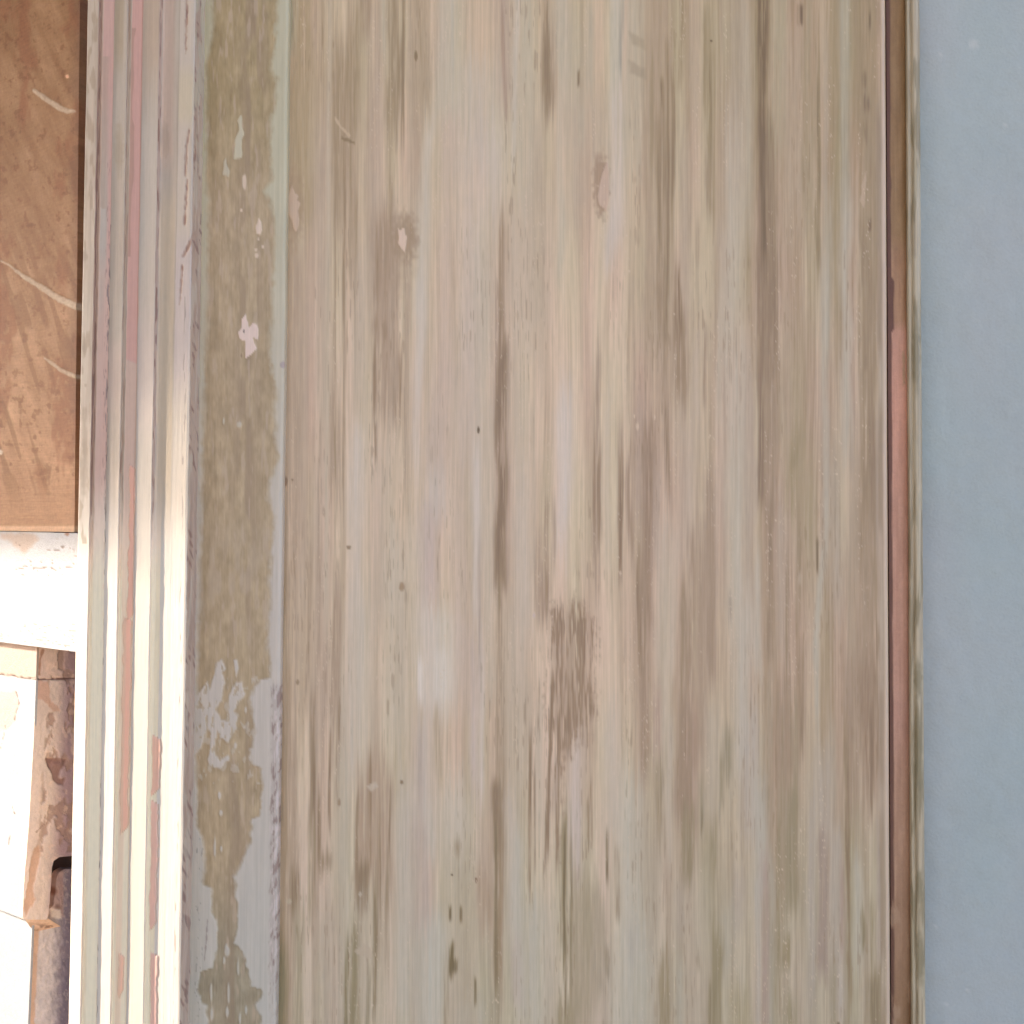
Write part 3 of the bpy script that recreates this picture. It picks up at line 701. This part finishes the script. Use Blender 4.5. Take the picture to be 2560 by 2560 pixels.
# ------------------------------------------------------------------ moulding
def col_mould(X, Y, G):
    """colour bands follow the profile; u is the band position where each line crosses mid height"""
    H = np.zeros(X.shape)
    dx = G[..., 0]
    X0, _ = proj(np.stack([G[..., 0], G[..., 1], np.zeros_like(dx)], -1))
    u = X0 + (vnoise(Y * 0, Y / 45, 51) - .5) * 2.0
    yy = Y / 2560
    n1 = vnoise(u / 7, Y / 240, 52); n2 = vnoise(u / 3, Y / 120, 53)
    C = np.ones(X.shape + (3,)) * np.array([166, 156, 147.])
    C = C + ((n1 - .5) * 10 + (n2 - .5) * 7)[..., None]
    C = mix(C, (172, 166, 158), .5 * sm(.5, .7, vnoise(u / 20, Y / 260, 54)))
    def band(a, b, s=1.5):
        return sm(a - s, a + s, u) * (1 - sm(b - s, b + s, u))
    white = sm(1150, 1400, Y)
    C = mix(C, (204, 201, 199), .8 * white)          # brighter lower down: sunlight painted into the colour
    gw = sm(.55, .7, fbm(u / 14, Y / 60, 55, 3)) * (Y < 1360)
    C = mix(C, (142, 128, 112), .55 * gw * band(198, 222))
    for (cx, cy, rx, ry) in [(210, 870, 5, 22), (206, 925, 3, 10), (212, 1036, 6, 20), (214, 963, 3, 4), (213, 420, 6, 40), (212, 640, 7, 14), (210, 1180, 9, 60), (212, 1100, 6, 40)]:
        C = mix(C, (140, 128, 116), .55 * ell(X, Y, cx, cy, rx, ry, .5))
    # groove 1
    g1 = band(224, 236)
    C = mix(C, (146, 122, 108), .9 * g1 * (1 - .6 * white)); C = mix(C, (112, 86, 76), .9 * g1 * (1 - .6 * white) * .8 * sm(.62, .74, vnoise(u / 2.2, Y / 45, 56)))
    C = mix(C, (196, 172, 158), .6 * band(234, 238, 1) * (1 - white * .5))
    pk = band(237, 264)
    tpk = np.where(Y < 150, 1, sm(.35, .6, vnoise(u / 30, Y / 260, 57))) * (1 - .75 * white)
    C = mix(C, (183, 148, 138), .95 * pk * np.where(Y < 140, .95, tpk))
    C = mix(C, (160, 140, 124), .6 * pk * (Y > 140) * (Y < 520) * (1 - sm(245, 258, u)))
    C = mix(C, (186, 160, 148), .55 * pk * sm(600, 700, Y) * (1 - sm(1350, 1450, Y)))
    C = mix(C, (206, 194, 184), .7 * pk * white)
    C = mix(C, (146, 118, 110), .6 * sm(.72, .84, vnoise(u / 2, Y / 14, 58)) * (np.abs(u - 257) < 4) * (Y > 400) * (Y < 1250))
    ck = sm(.52, .7, vnoise(u / 1.8, Y / 17, 59)) * (np.abs(u - 262 - (vnoise(Y * 0, Y / 40, 60) - .5) * 6) < 2.4) * (Y > 560)
    C = mix(C, (112, 100, 96), .75 * ck)
    # fillet 2
    f2 = band(265, 297)
    C = mix(C, (158, 144, 124), .7 * f2 * (1 - sm(100, 220, Y)) * (1 - sm(284, 292, u)))
    C = mix(C, (188, 170, 164), .5 * f2 * sm(820, 900, Y) * (1 - sm(960, 1100, Y)))
    C = mix(C, (150, 136, 118), .5 * f2 * ell(X, Y, 298, 370, 10, 60, .6))
    # edge 2 and groove 2
    e2 = band(298, 308)
    C = mix(C, (152, 134, 118), .65 * e2 * (1 - .5 * white)); C = mix(C, (134, 110, 96), .65 * e2 * sm(.62, .75, vnoise(u / 2, Y / 60, 61)))
    C = mix(C, (196, 178, 160), .6 * band(308, 311, .8))
    p2 = band(309, 337)
    Pm = 1 - sm(895, 905, Y - (u - 309) * .4)
    C = mix(C, (182, 144, 134), .97 * p2 * Pm)
    C = mix(C, (182, 156, 142), .9 * p2 * (1 - Pm))
    edge = (u - 314 - 6 * (vnoise(Y * 0, Y / 60, 62) - .3) - 5 * sm(.5, .6, vnoise(Y * 0, Y / 160, 63)))
    C = mix(C, (156, 124, 108), .7 * p2 * (1 - sm(-1, 1, edge)) * (Y > 70) * (Y < 640))
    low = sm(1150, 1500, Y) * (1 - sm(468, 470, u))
    C = mix(C, (226, 206, 184), .93 * low * (band(226, 264) + band(299, 337) + band(380, 404)))  # lower groove bands lightened to stand in for bounced sunlight
    # second coat islands low down: peeling pink islands with thin lit rims
    def peel(a0, b0, ya, yb, colr, seed):
        wl = a0 + (fbm(Y * 0, Y / 26, seed, 4) - .5) * 9; wr = b0 + (fbm(Y * 0, Y / 26, seed + 1, 4) - .5) * 9
        env = sm(ya, ya + 14, Y) * (1 - sm(yb - 30, yb, Y))
        wr = wl + (wr - wl) * env
        m = sm(-1, 1, u - wl) * sm(-1, 1, wr - u) * (env > .02)
        rim = np.exp(-((u - wl) / 1.1) ** 2) * (env > .1)
        rimr = np.exp(-((u - wr - 1.5) / 1.3) ** 2) * (env > .1)
        return m, rim, rimr
    for a0, b0, ya, yb, c, sd in [(323, 336, 1160, 1560, (196, 162, 146), 110), (314, 332, 1540, 2090, (205, 168, 150), 120), (316, 328, 2380, 2500, (205, 172, 154), 130),
                                  (391, 410, 1836, 1995, (208, 176, 162), 140), (391, 406, 1998, 2330, (208, 178, 168), 150), (396, 412, 2378, 2640, (208, 180, 172), 160)]:
        m, rim, rr = peel(a0, b0, ya, yb, c, sd); c = (c[0] + 8, c[1] - 6, c[2] - 8)
        C = mix(C, c, .9 * m); C = mix(C, (232, 206, 186), .8 * rim); C = mix(C, (168, 132, 110), .75 * rr)
        H += m * .0003
    C = mix(C, (190, 172, 150), .45 * p2 * sm(1300, 1500, Y) * (1 - sm(318, 326, u)))
    # fillet 3
    f3 = band(338, 379)
    C = mix(C, (176, 172, 168), .6 * f3 * sm(200, 350, Y)); C = mix(C, (168, 152, 138), .7 * f3 * (1 - sm(100, 240, Y)))
    C = mix(C, (196, 182, 180), .4 * f3 * sm(700, 900, Y) * (1 - sm(1000, 1150, Y)))
    # edge 3: dark rubbed line
    e3 = band(379, 386)
    C = mix(C, (156, 136, 126), .75 * e3 * (1 - white)); C = mix(C, (122, 98, 88), .85 * e3 * sm(.55, .7, vnoise(u / 2, Y / 30, 64)) * (1 - white))
    C = mix(C, (196, 178, 158), .7 * band(386, 390, 1) * sm(.4, .6, vnoise(u * 0, Y / 60, 65)) * (1 - white))
    c3 = band(388, 426)
    C = mix(C, (180, 160, 148), .8 * c3 * (1 - sm(360, 460, Y)) * (1 - sm(410, 424, u))); C = mix(C, (182, 168, 148), .6 * c3 * sm(420, 560, Y) * (1 - white))
    C = mix(C, (152, 136, 122), .5 * c3 * ell(X, Y, 412, 350, 10, 40, .5))
    C = mix(C, (130, 118, 106), .5 * band(429, 431, .7) * (Y < 700))
    f4 = band(430, 470)
    C = mix(C, (182, 177, 172), .6 * f4 * (1 - white))
    C = mix(C, (178, 168, 176), .4 * f4 * sm(560, 640, Y) * (1 - sm(900, 1050, Y)))
    C = mix(C, (180, 172, 150), .5 * f4 * sm(150, 200, Y) * (1 - sm(280, 330, Y)))
    # brown gouges
    for pts in ([(467, -20, 4), (466, 60, 5), (464, 134, 1.5)], [(472, 325, 3), (466, 370, 5), (463, 440, 4)], [(468, 450, 4), (461, 560, 5)], [(455, 665, 4), (452, 720, 5), (449, 760, 2)],
                [(484, 590, 7), (468, 620, 8), (458, 640, 4)]):
        k = seg_mask(X, Y, [(a, b, c * .55) for a, b, c in pts], 3) * (.45 + .9 * vnoise(X / 2.5, Y / 34, 86)); C = mix(C, (146, 118, 104), np.clip(.85 * k, 0, 1)); C = mix(C, (116, 90, 82), .7 * k * sm(.55, .7, vnoise(X / 3, Y / 12, 66))); H -= k * .0003
    k = sm(.6, .75, vnoise(u / 2, Y / 26, 67)) * (np.abs(u - 457 + (vnoise(Y * 0, Y / 90, 68) - .5) * 7) < 2) * (Y > 740)
    C = mix(C, (128, 118, 118), .55 * k)
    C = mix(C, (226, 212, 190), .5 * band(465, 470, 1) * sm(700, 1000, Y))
    # return face: purplish tone at every height, random dark patches, chips
    dd = np.gradient(G[0, :, 0]); 
    ret = sm(469.0, 471.0, u)
    C = mix(C, (172, 156, 147), .95 * ret)
    C = mix(C, (154, 136, 130), .6 * ret * sm(.4, .7, vnoise(u / 6, Y / 110, 69)))
    dg = vnoise((X - Y * .35) / 5, Y / 26, 70)
    C = mix(C, (122, 98, 94), .75 * ret * sm(.62, .75, dg) * sm(.4, .6, vnoise(u / 10, Y / 60, 81)))
    C = mix(C, (180, 176, 168), .6 * ret * (1 - sm(.25, .4, vnoise(u / 4, Y / 60, 82))))
    C = mix(C, (172, 170, 158), .7 * ret * (1 - sm(60, 700, Y)) * (vnoise(u / 4, Y / 30, 83) > .45))
    rn = (np.abs(u - 385) < 6) | (np.abs(u - 303) < 5) | (np.abs(u - 230) < 6)
    H += np.where(rn, (vnoise(u / 3, Y / 22, 84) - .5) * .0002, 0) + ret * (vnoise(u / 4, Y / 20, 85) - .5) * .0004
    H += (n2 - .5) * .00004
    return C, H


# ------------------------------------------------------------------ right-hand strips
def col_rebate(X, Y, G):
    H = np.zeros(X.shape)
    ys = [-100, 580, 640, 800, 830, 1000, 1120, 1300, 1500, 1800, 1950, 2150, 2400, 2700]
    cs = np.array([(112, 90, 60), (116, 94, 66), (132, 105, 82), (134, 106, 84), (156, 121, 107), (164, 124, 110), (160, 122, 108), (152, 118, 104), (150, 116, 102), (146, 114, 102), (140, 112, 96), (132, 106, 88), (122, 98, 78), (104, 82, 58)], float)
    C = np.stack([np.interp(Y, ys, cs[:, i]) for i in range(3)], -1)
    C = C + ((fbm(X / 12, Y / 90, 301, 4) - .5) * 26 + (vnoise(X / 3, Y / 200, 302) - .5) * 10)[..., None]
    k = poly_mask(X, Y, [(2256, 880), (2262, 880), (2264, 960), (2256, 965)], 2, 3); C = mix(C, (140, 118, 96), .8 * k)
    lf = np.interp(Y, [0, 1280, 2560], [2221, 2227, 2233.])
    wd = 2 + 3 * vnoise(X * 0, Y / 50, 304) + 7 * sm(690, 705, Y) * (1 - sm(820, 835, Y))
    C = mix(C, (66, 40, 28), .85 * (1 - sm(-1.5, 2, X - lf - wd)))
    C = C + np.array([12, 8, 4.]) * sm(0, 1, (Y > -1))[..., None]
    k = sm(.6, .72, fbm(X / 14, Y / 60, 303, 4)) * (Y > 2250); C = mix(C, (150, 126, 104), .6 * k)
    return C, H


def col_bead(X, Y, G):
    H = np.zeros(X.shape)
    C = np.ones(X.shape + (3,)) * np.array([150, 140, 121.])
    C = C + ((vnoise(X / 5, Y / 160, 311) - .5) * 26 + (vnoise(X / 3, Y / 400, 312) - .5) * 16)[..., None]
    C = mix(C, (122, 113, 90), .85 * sm(.52, .68, fbm(X / 14, Y / 150, 313, 3)))
    C = mix(C, (164, 156, 138), .6 * sm(.6, .75, vnoise(X / 6, Y / 110, 314)))
    for cy, ry in ((880, 90), (1700, 40), (1900, 90), (2220, 40), (2400, 60)):
        C = mix(C, (110, 103, 80), .7 * ell(X, Y, 2293 + (cy - 1280) * .006, cy, 10, ry, .5))
    H += (vnoise(X / 3, Y / 60, 315) - .5) * .0001
    return C, H


def col_wall(X, Y, G):
    H = (fbm(X / 60, Y / 60, 320, 4) - .5) * 0.0012
    C = np.ones(X.shape + (3,)) * np.array([147, 158, 165.])
    C = C + ((fbm(X / 200, Y / 200, 321, 3) - .5) * 5)[..., None]
    C = C + (vnoise(X / 160, Y / 260, 322) - .5)[..., None] * np.array([4, -1, 0.])
    for cx, cy, rx, ry in ((2435, 110, 12, 10), (2353, 136, 4, 5), (2418, 2477, 4, 3), (2364, 2510, 5, 4), (2342, 2316, 4, 5), (2516, 315, 4, 4)):
        C = mix(C, (168, 174, 178), .6 * ell(X, Y, cx, cy, rx, ry))
    return C, H


# ------------------------------------------------------------------ left: shutter
ROT = math.radians(36)
T_DIR = np.array([math.cos(ROT), -math.sin(ROT), 0])
N_F = np.array([-math.sin(ROT), -math.cos(ROT), 0])      # front faces look left, towards the sun
N_S = np.array([math.cos(ROT), -math.sin(ROT), 0])       # side faces look right
P_RAIL = np.array([board_x(192, 0.005), 0.005, 0.])


def pl(off):
    return (P_RAIL + N_F * off, N_F)


def col_raw(X, Y, G):
    H = np.zeros(X.shape)
    yy = sm(100, 1280, Y)[..., None]
    C = np.array([150, 116, 86.]) * (1 - yy) + np.array([183, 146, 118.]) * yy + np.zeros(X.shape + (3,))  # brightens downward: soft edge of the cast shade painted in
    u = X + (Y * .22)
    n = fbm(X / 70, Y / 110, 201, 5); n2 = fbm((X * .9 - Y * .42) / 18, (Y * .9 + X * .42) / 90, 202, 4)
    low = 1 - sm(1150, 1290, Y)
    C = C + ((n - .5) * 42 * (0.4 + .6 * low) + (n2 - .5) * 40 * low)[..., None] * np.array([1, 1.05, 1.1])
    C = mix(C, (140, 92, 64), .6 * sm(.52, .7, fbm(X / 45, Y / 130, 203, 4)) * low)
    C = mix(C, (122, 84, 56), .55 * sm(.62, .74, fbm(X / 12, Y / 16, 204, 4)) * low)
    C = mix(C, (176, 140, 112), .45 * sm(.6, .72, fbm(X / 9, Y / 14, 205, 3)) * low * sm(400, 700, Y))
    st = vnoise((X - Y * .30) / 14, (Y + X * .3) / 150, 206)
    C = mix(C, (134, 98, 70), .55 * sm(.6, .75, st) * sm(500, 700, Y) * low)
    C = C + ((vnoise(X / 90, Y / 3, 207) - .5) * 9 * sm(700, 1200, Y))[..., None]
    gr = sm(205 - 40, 205, X + (vnoise(X * 0, Y / 50, 208) - .5) * 24)
    C = mix(C, (112, 84, 68), .5 * gr * low)  # darkened beside the moulding, corner shade put into the colour
    C = C * np.array([.86, .84, .80])
    wh = (176, 167, 156)
    for pts in ([(86, 226, 4), (110, 244, 7), (150, 270, 8), (170, 278, 7), (188, 278, 3)],
                [(-5, 650, 2), (24, 662, 2.5), (40, 676, 4), (64, 694, 6), (110, 722, 9), (150, 748, 10), (206, 772, 11)],
                [(112, 895, 3), (135, 912, 5), (160, 930, 6), (206, 948, 7)]):
        k = seg_mask(X, Y, [(a, b, c * .82) for a, b, c in pts], 2.5); C = mix(C, wh, .8 * k * (.75 + .3 * vnoise(X / 5, Y / 5, 209))); H += k * .0003
    C = mix(C, (205, 165, 138), .9 * ell(X, Y, 168, 191, 4, 4)); C = mix(C, wh, ell(X, Y, -1, 1130, 9, 7))
    C = mix(C, (206, 178, 154), .7 * sm(1312, 1318, Y))  # pale line along the lower edge, a painted highlight
    H += (n - .5) * .0002
    return C, H


def col_rail(X, Y, G):
    H = np.zeros(X.shape)
    C = np.ones(X.shape + (3,)) * np.array([154, 157, 166.])
    C = C + ((fbm(X / 60, Y / 50, 211, 4) - .5) * 10)[..., None]
    C = mix(C, (150, 130, 116), .75 * poly_mask(X, Y, [(0, 1332), (90, 1334), (95, 1350), (60, 1385), (40, 1370), (20, 1350), (0, 1345)], 8, 6))
    da = sm(.78, .86, vnoise(X / 9, Y / 2.4, 212)) * sm(.5, .65, vnoise(X / 40, Y / 30, 213)) * (Y < 1440)
    C = mix(C, (104, 88, 80), .8 * da); H -= da * .0002
    da = sm(.8, .88, vnoise(X / 10, Y / 2.4, 214)) * (Y > 1560)
    C = mix(C, (112, 104, 100), .7 * da)
    C = mix(C, (130, 86, 62), .8 * ell(X, Y, 167, 1335, 6, 4))
    return C, H


def col_block(X, Y, G):
    H = np.zeros(X.shape)
    C = np.ones(X.shape + (3,)) * np.array([152, 157, 167.])
    C = C + ((fbm(X / 50, Y / 60, 221, 4) - .5) * 10)[..., None]
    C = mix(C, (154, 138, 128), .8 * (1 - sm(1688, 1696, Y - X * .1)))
    C = mix(C, (154, 142, 136), .7 * poly_mask(X, Y, [(-10, 1730), (40, 1726), (50, 1760), (38, 1800), (20, 1820), (-10, 1830)], 4, 6))
    for pts in ([(40, 1728, 1), (48, 1756, 1.6), (40, 1780, 1), (36, 1800, 1.2)], [(14, 1810, .8), (10, 1835, 1), (2, 1870, 1)], [(30, 2015, 1), (37, 2035, 1.2)], [(25, 2088, 1), (22, 2110, 1)], [(58, 2240, 1), (55, 2288, 1.4)]):
        C = mix(C, (100, 84, 78), .8 * seg_mask(X, Y, pts, .8))
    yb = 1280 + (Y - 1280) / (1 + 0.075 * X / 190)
    C = mix(C, (168, 140, 122), .8 * (1 - sm(1612, 1620, yb))); C = mix(C, (84, 66, 62), .9 * (1 - sm(1603, 1606, yb)))  # rail's cast shadow band and the dark joint, both painted
    ck = seg_mask(X, Y, [(-5, 1686, 1.3), (30, 1690, 1.6), (60, 1696, 1.4), (92, 1699, 2)], .8)
    C = mix(C, (84, 66, 60), .9 * ck); H -= ck * .0005
    return C, H


def col_side(X, Y, G):
    H = np.zeros(X.shape)
    C = np.ones(X.shape + (3,)) * np.array([200, 188, 178.])
    C = C + ((fbm(X / 26, Y / 60, 231, 4) - .5) * 24)[..., None]
    C = mix(C, (200, 178, 164), .7 * (1 - sm(1695, 1700, Y)))
    C = mix(C, (84, 66, 62), .85 * (1 - sm(1616, 1621, Y)))  # shade in the gap under the rail painted as a dark line
    e = np.interp(Y, [1600, 1850, 2290], [92, 84, 57])
    pr = sm(48, 92, X - e)
    C = mix(C, (152, 130, 138), .85 * pr)
    blot = sm(.54, .60, fbm(X / 24, Y / 42, 232, 5)) * sm(22, 40, X - e) * (Y < 2130)
    C = mix(C, (154, 130, 118), .7 * blot); H -= blot * .0005
    lt = sm(.62, .68, fbm(X / 16, Y / 24, 233, 4)) * sm(18, 34, X - e) * (Y < 2200)
    C = mix(C, (214, 194, 176), .5 * lt)
    k = poly_mask(X, Y, [(115, 1895), (172, 1897), (165, 1915), (152, 1925), (150, 1945), (165, 1945), (160, 1965), (145, 1960), (132, 1950), (128, 1925), (118, 1915)], 2, 3)
    C = mix(C, (138, 110, 102), .9 * k); H -= k * .0006
    k = poly_mask(X, Y, [(92, 1700), (120, 1704), (128, 1755), (145, 1765), (150, 1776), (135, 1780), (120, 1762), (105, 1750), (92, 1748)], 2.5, 4)
    C = mix(C, (184, 150, 132), .7 * k)
    k = poly_mask(X, Y, [(96, 2112), (102, 2130), (98, 2160), (84, 2215), (88, 2250), (66, 2290), (60, 2270), (72, 2190), (82, 2130)], 2.5, 4)
    C = mix(C, (184, 150, 126), .75 * k); H -= k * .0004
    ck = seg_mask(X, Y, [(90, 1699, 1.8), (130, 1698, 2), (160, 1697, 2.2), (195, 1695, 2.2)], .9)
    C = mix(C, (100, 74, 68), .9 * ck); H -= ck * .0006
    ck = seg_mask(X, Y, [(106, 1626, 4), (100, 1650, 2.5), (98, 1686, 2)], 1.2); C = mix(C, (150, 108, 84), .75 * ck)
    ck = seg_mask(X, Y, [(90, 2080, 1.2), (105, 2066, 1.2), (120, 2058, 1)], .8); C = mix(C, (140, 112, 100), .8 * ck)
    H += (fbm(X / 8, Y / 10, 235, 3) - .5) * .0004
    return C * np.array([1.0, 1.0, 1.03]), H


def col_stile(X, Y, G):
    H = (fbm(X / 6, Y / 9, 241, 4) - .5) * .0009
    C = np.ones(X.shape + (3,)) * np.array([196, 191, 196.])
    e = np.interp(Y, [1600, 2325, 2560, 2700], [70, 80, 70, 66])
    C = C + ((fbm(X / 14, Y / 20, 242, 4) - .5) * 30)[..., None]
    C = mix(C, (196, 166, 146), .85 * (1 - sm(14, 20, X - e + (fbm(X / 10, Y / 26, 243, 3) - .5) * 10)))
    gr = sm(48, 92, X - e + (fbm(X / 8, Y / 16, 244, 4) - .5) * 26)
    C = mix(C, (112, 103, 122), .9 * gr)
    C = mix(C, (172, 164, 166), .6 * gr * sm(.62, .7, fbm(X / 5, Y / 7, 245, 3)))
    up = 1 - sm(2285, 2300, Y)
    C = mix(C, (168, 142, 140), .7 * up * (1 - sm(155, 162, X)))
    C = mix(C, (110, 74, 64), .8 * up * ell(X, Y, 134, 2228, 8, 10, .5)); C = mix(C, (120, 92, 84), .6 * up * ell(X, Y, 145, 2268, 8, 7, .5))
    C = mix(C, (224, 218, 216), .8 * poly_mask(X, Y, [(124, 2266), (150, 2276), (156, 2300), (128, 2292)], 3, 3))
    return C, H


# ================================================================== build
# the wall
ywall = 0.021
sweep('wall', [(2238, ywall), (2900, ywall)], col_wall, M_WALL, None, dz=9, dx=9, back=0.03)['kind'] = 'structure'

casing = empty('wooden_casing', (0, 0, 0), 'tall wooden casing with streaky sanded cream paint beside the blue-grey wall', 'casing')
casing.location = (0, 0, 0)
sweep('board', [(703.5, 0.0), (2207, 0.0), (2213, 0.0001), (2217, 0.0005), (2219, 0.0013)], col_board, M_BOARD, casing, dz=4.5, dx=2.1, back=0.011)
sweep('flat_strip', [(484, -0.004), (699, -0.004), (704, -0.0036), (707, -0.0026)], col_strip, M_BOARD, casing, dz=4, dx=2.0, back=0.012, wob=0.00014)
MP = [(196, -0.0040), (197.5, -0.0048), (224, -0.0073), (226, -0.0071), (229, -0.0064), (236, -0.0068), (264, -0.0070),
      (265, -0.0073), (297, -0.0100), (299, -0.0098), (301, -0.0093), (308, -0.0096), (335, -0.0097), (337, -0.0101), (378, -0.0135), (381, -0.0131), (385, -0.0126), (392, -0.0126),
      (400, -0.0130), (408, -0.0136), (428, -0.0150), (430, -0.0151), (464, -0.0176), (468, -0.0177), (470.5, -0.0170)]
# return face drops straight back to the flat strip
x_edge = board_x(470.5, -0.0170)


def px_of(x, y):
    X, _ = proj(np.array([[x, y, 0.]])); return float(X[0])


MP += [(px_of(x_edge, yy), yy) for yy in (-0.0160, -0.012, -0.009, -0.006, -0.0041)]
sweep('moulding', MP, col_mould, M_MOULD, casing, dz=4, dx=1.3, back=0.012, wob=0.00016)
sweep('rebate_strip', [(2221.8, 0.0036), (2275, 0.0050)], col_rebate, M_OLD, casing, dz=6, dx=3, back=0.01)
sweep('bead', [(2268, 0.006), (2271, 0.0028), (2275, 0.0021), (2280, 0.0020), (2283, 0.0025), (2286, 0.0019), (2291, 0.0014), (2298, 0.0016), (2303, 0.0024), (2306, 0.0042)],
      col_bead, M_BOARD, casing, dz=6, dx=1.6, back=0.012, wob=0.00014)

def ground_mat():
    m = bpy.data.materials.new('pale_paving'); m.use_nodes = True
    nt = m.node_tree; bs = nt.nodes['Principled BSDF']
    n = nt.nodes.new('ShaderNodeTexNoise'); n.inputs['Scale'].default_value = 3.0; n.inputs['Detail'].default_value = 6
    r = nt.nodes.new('ShaderNodeValToRGB')
    r.color_ramp.elements[0].color = (0.42, 0.37, 0.30, 1); r.color_ramp.elements[1].color = (0.54, 0.48, 0.40, 1)
    nt.links.new(n.outputs['Fac'], r.inputs['Fac']); nt.links.new(r.outputs['Color'], bs.inputs['Base Color'])
    bs.inputs['Roughness'].default_value = 0.85
    return m


mesh_obj('ground', [(-20, -20, -0.8), (20, -20, -0.8), (20, 20, -0.8), (-20, 20, -0.8)], [(0, 1, 2, 3)], ground_mat(), None, None, False)['kind'] = 'structure'  # unseen ground sheet, added to bounce warm fill from below

sweep('wall', [(-1400, 0.10), (2500, 0.10)], lambda X, Y, G: (np.zeros(X.shape + (3,)) + 120., np.zeros(X.shape)), M_WALL, None, dz=150, dx=150, back=0.03, z0=-0.6, z1=0.6)['kind'] = 'structure'

shut = empty('panelled_shutter', (0, 0, 0), 'sunlit shutter left of the moulding, raw brown plywood panel above a white rail', 'shutter')
patch('plywood_panel', [-110, 1325], [-90, -90], [202, 186], pl(-0.004), col_raw, M_RAW, shut, thick=0.006, persp=True)
patch('rail', [1329, 1600, 1604], [-90, -90, -90], [215, 215, 215], pl(0.0015), col_rail, M_OLD, shut, thick=0.008, persp=True)
EY = [1585, 1610, 1740, 1835, 2045, 2160, 2274]
EX = [93, 92, 88, 84, 72, 62, 56]
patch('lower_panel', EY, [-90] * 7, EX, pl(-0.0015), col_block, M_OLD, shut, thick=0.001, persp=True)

root = bpy.context.scene
# side plane passes through the arris of the lower panel
pa = hit(np.array([84.]), np.array([1850.]), *pl(-0.0015))[0]


def side_pl(off):
    return (pa + N_S * off, N_S)


patch('panel_edge', [1585, 1620, 1750, 1850, 2060, 2120, 2136, 2142, 2152, 2170, 2230, 2280, 2292, 2297],
      [93, 92, 88, 84, 72, 67, 66, 65.5, 64.5, 62.5, 59, 57, 57, 60],
      [235, 235, 235, 235, 235, 235, 225, 150, 134, 130, 126, 122, 119, 118], side_pl(0.0003), col_side, M_OLD, shut, thick=0.003)
patch('stile', [2172, 2180, 2196, 2262, 2286, 2325, 2560, 2680], [164, 148, 141, 134, 108, 80, 70, 64], [235] * 8, side_pl(-0.0045), col_stile, M_OLD, shut, thick=0.004)
patch('gap_shade_sheet', [-130, 1310, 1340, 2330], [168, 168, 120, 60], [262] * 4, side_pl(-0.016), lambda X, Y, G: (np.zeros(X.shape + (3,)) + np.array([70, 52, 46.]), np.zeros(X.shape)), M_OLD, shut, thick=0.003)  # dark sheet added behind the gaps in place of their shade
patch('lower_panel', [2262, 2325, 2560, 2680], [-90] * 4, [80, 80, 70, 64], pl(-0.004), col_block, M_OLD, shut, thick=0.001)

def one(X, Y, pln):
    return hit(np.array([float(X)]), np.array([float(Y)]), *pln)[0]


A4 = np.array([one(57, 2291, side_pl(0.0002)), one(84, 2330, side_pl(-0.0044)), one(152, 2316, side_pl(-0.0044)), one(118, 2295, side_pl(0.0002))])
tt = np.linspace(0, 1, 30)
GG = (A4[0] * (1 - tt)[:, None, None] + A4[1] * tt[:, None, None]) * (1 - tt)[None, :, None] + (A4[3] * (1 - tt)[:, None, None] + A4[2] * tt[:, None, None]) * tt[None, :, None]
GX, GY = proj(GG)
GC = np.array([206, 178, 158.]) + ((fbm(GX / 12, GY / 10, 500, 4) - .5) * 50)[..., None]
GC = mix(GC, (140, 104, 90), .8 * sm(.5, .62, fbm(GX / 14, GY / 8, 501, 3)) * sm(2305, 2318, GY))
mesh_obj('bottom_bevel', GG.reshape(-1, 3), grid_faces(30, 30), M_OLD, shut, albedo(GC).reshape(-1, 3))

# ------------------------------------------------------------------ added unseen board, outlined to shade the upper part and block left sky
OCC_L = 0.85
def occ_pt(P):
    return P - SUN_D * (OCC_L / abs(SUN_D[0])) 


pts_b = []
for X, Y, dep in ((470, 905, -0.0176), (400, 995, -0.0130), (290, 1135, -0.0095), (210, 1262, -0.0062)):
    P = hit(np.array([X]), np.array([Y]), np.array([0, dep, 0.]), np.array([0, 1., 0]))[0]
    t = (-0.95 - P[0]) / -SUN_D[0]
    pts_b.append(P - SUN_D * t)
for X in (188, 100, -60):
    P = hit(np.array([X]), np.array([1300.]), *pl(0.0))[0]
    t = (-0.95 - P[0]) / -SUN_D[0]
    pts_b.append(P - SUN_D * t)
pts_b = np.array(pts_b)
ys = pts_b[:, 1]; zs = pts_b[:, 2]
lo = [(-1.3, -0.8), (ys[0] - 0.016, -0.8), (ys[0] - 0.016, zs[0] + 0.07)] + list(zip(ys, zs)) + [(ys[-1] + 0.25, zs[-1])]
n = len(lo); top = 1.6
V = [(-0.95, y, z) for y, z in lo] + [(-0.95, ys[-1] + 0.25, top), (-0.95, -1.3, top)]
k = len(V)
V += [(-0.98, y, z) for _, y, z in V]
me = bpy.data.meshes.new('shade_board')
F = [tuple(range(k)), tuple(range(2 * k - 1, k - 1, -1))] + [(i, i + k, (i + 1) % k + k, (i + 1) % k) for i in range(k)]
me.from_pydata([tuple(map(float, v)) for v in V], [], F)
at = me.color_attributes.new('paint', 'FLOAT_COLOR', 'POINT')
at.data.foreach_set('color', np.tile([.3, .27, .23, 1.], 2 * k).astype(np.float32))
me.materials.append(M_RAW)
ob = bpy.data.objects.new('shade_board', me); COL.objects.link(ob)
ob['label'] = 'added unseen board that shades the upper moulding and plywood'
ob['category'] = 'door'
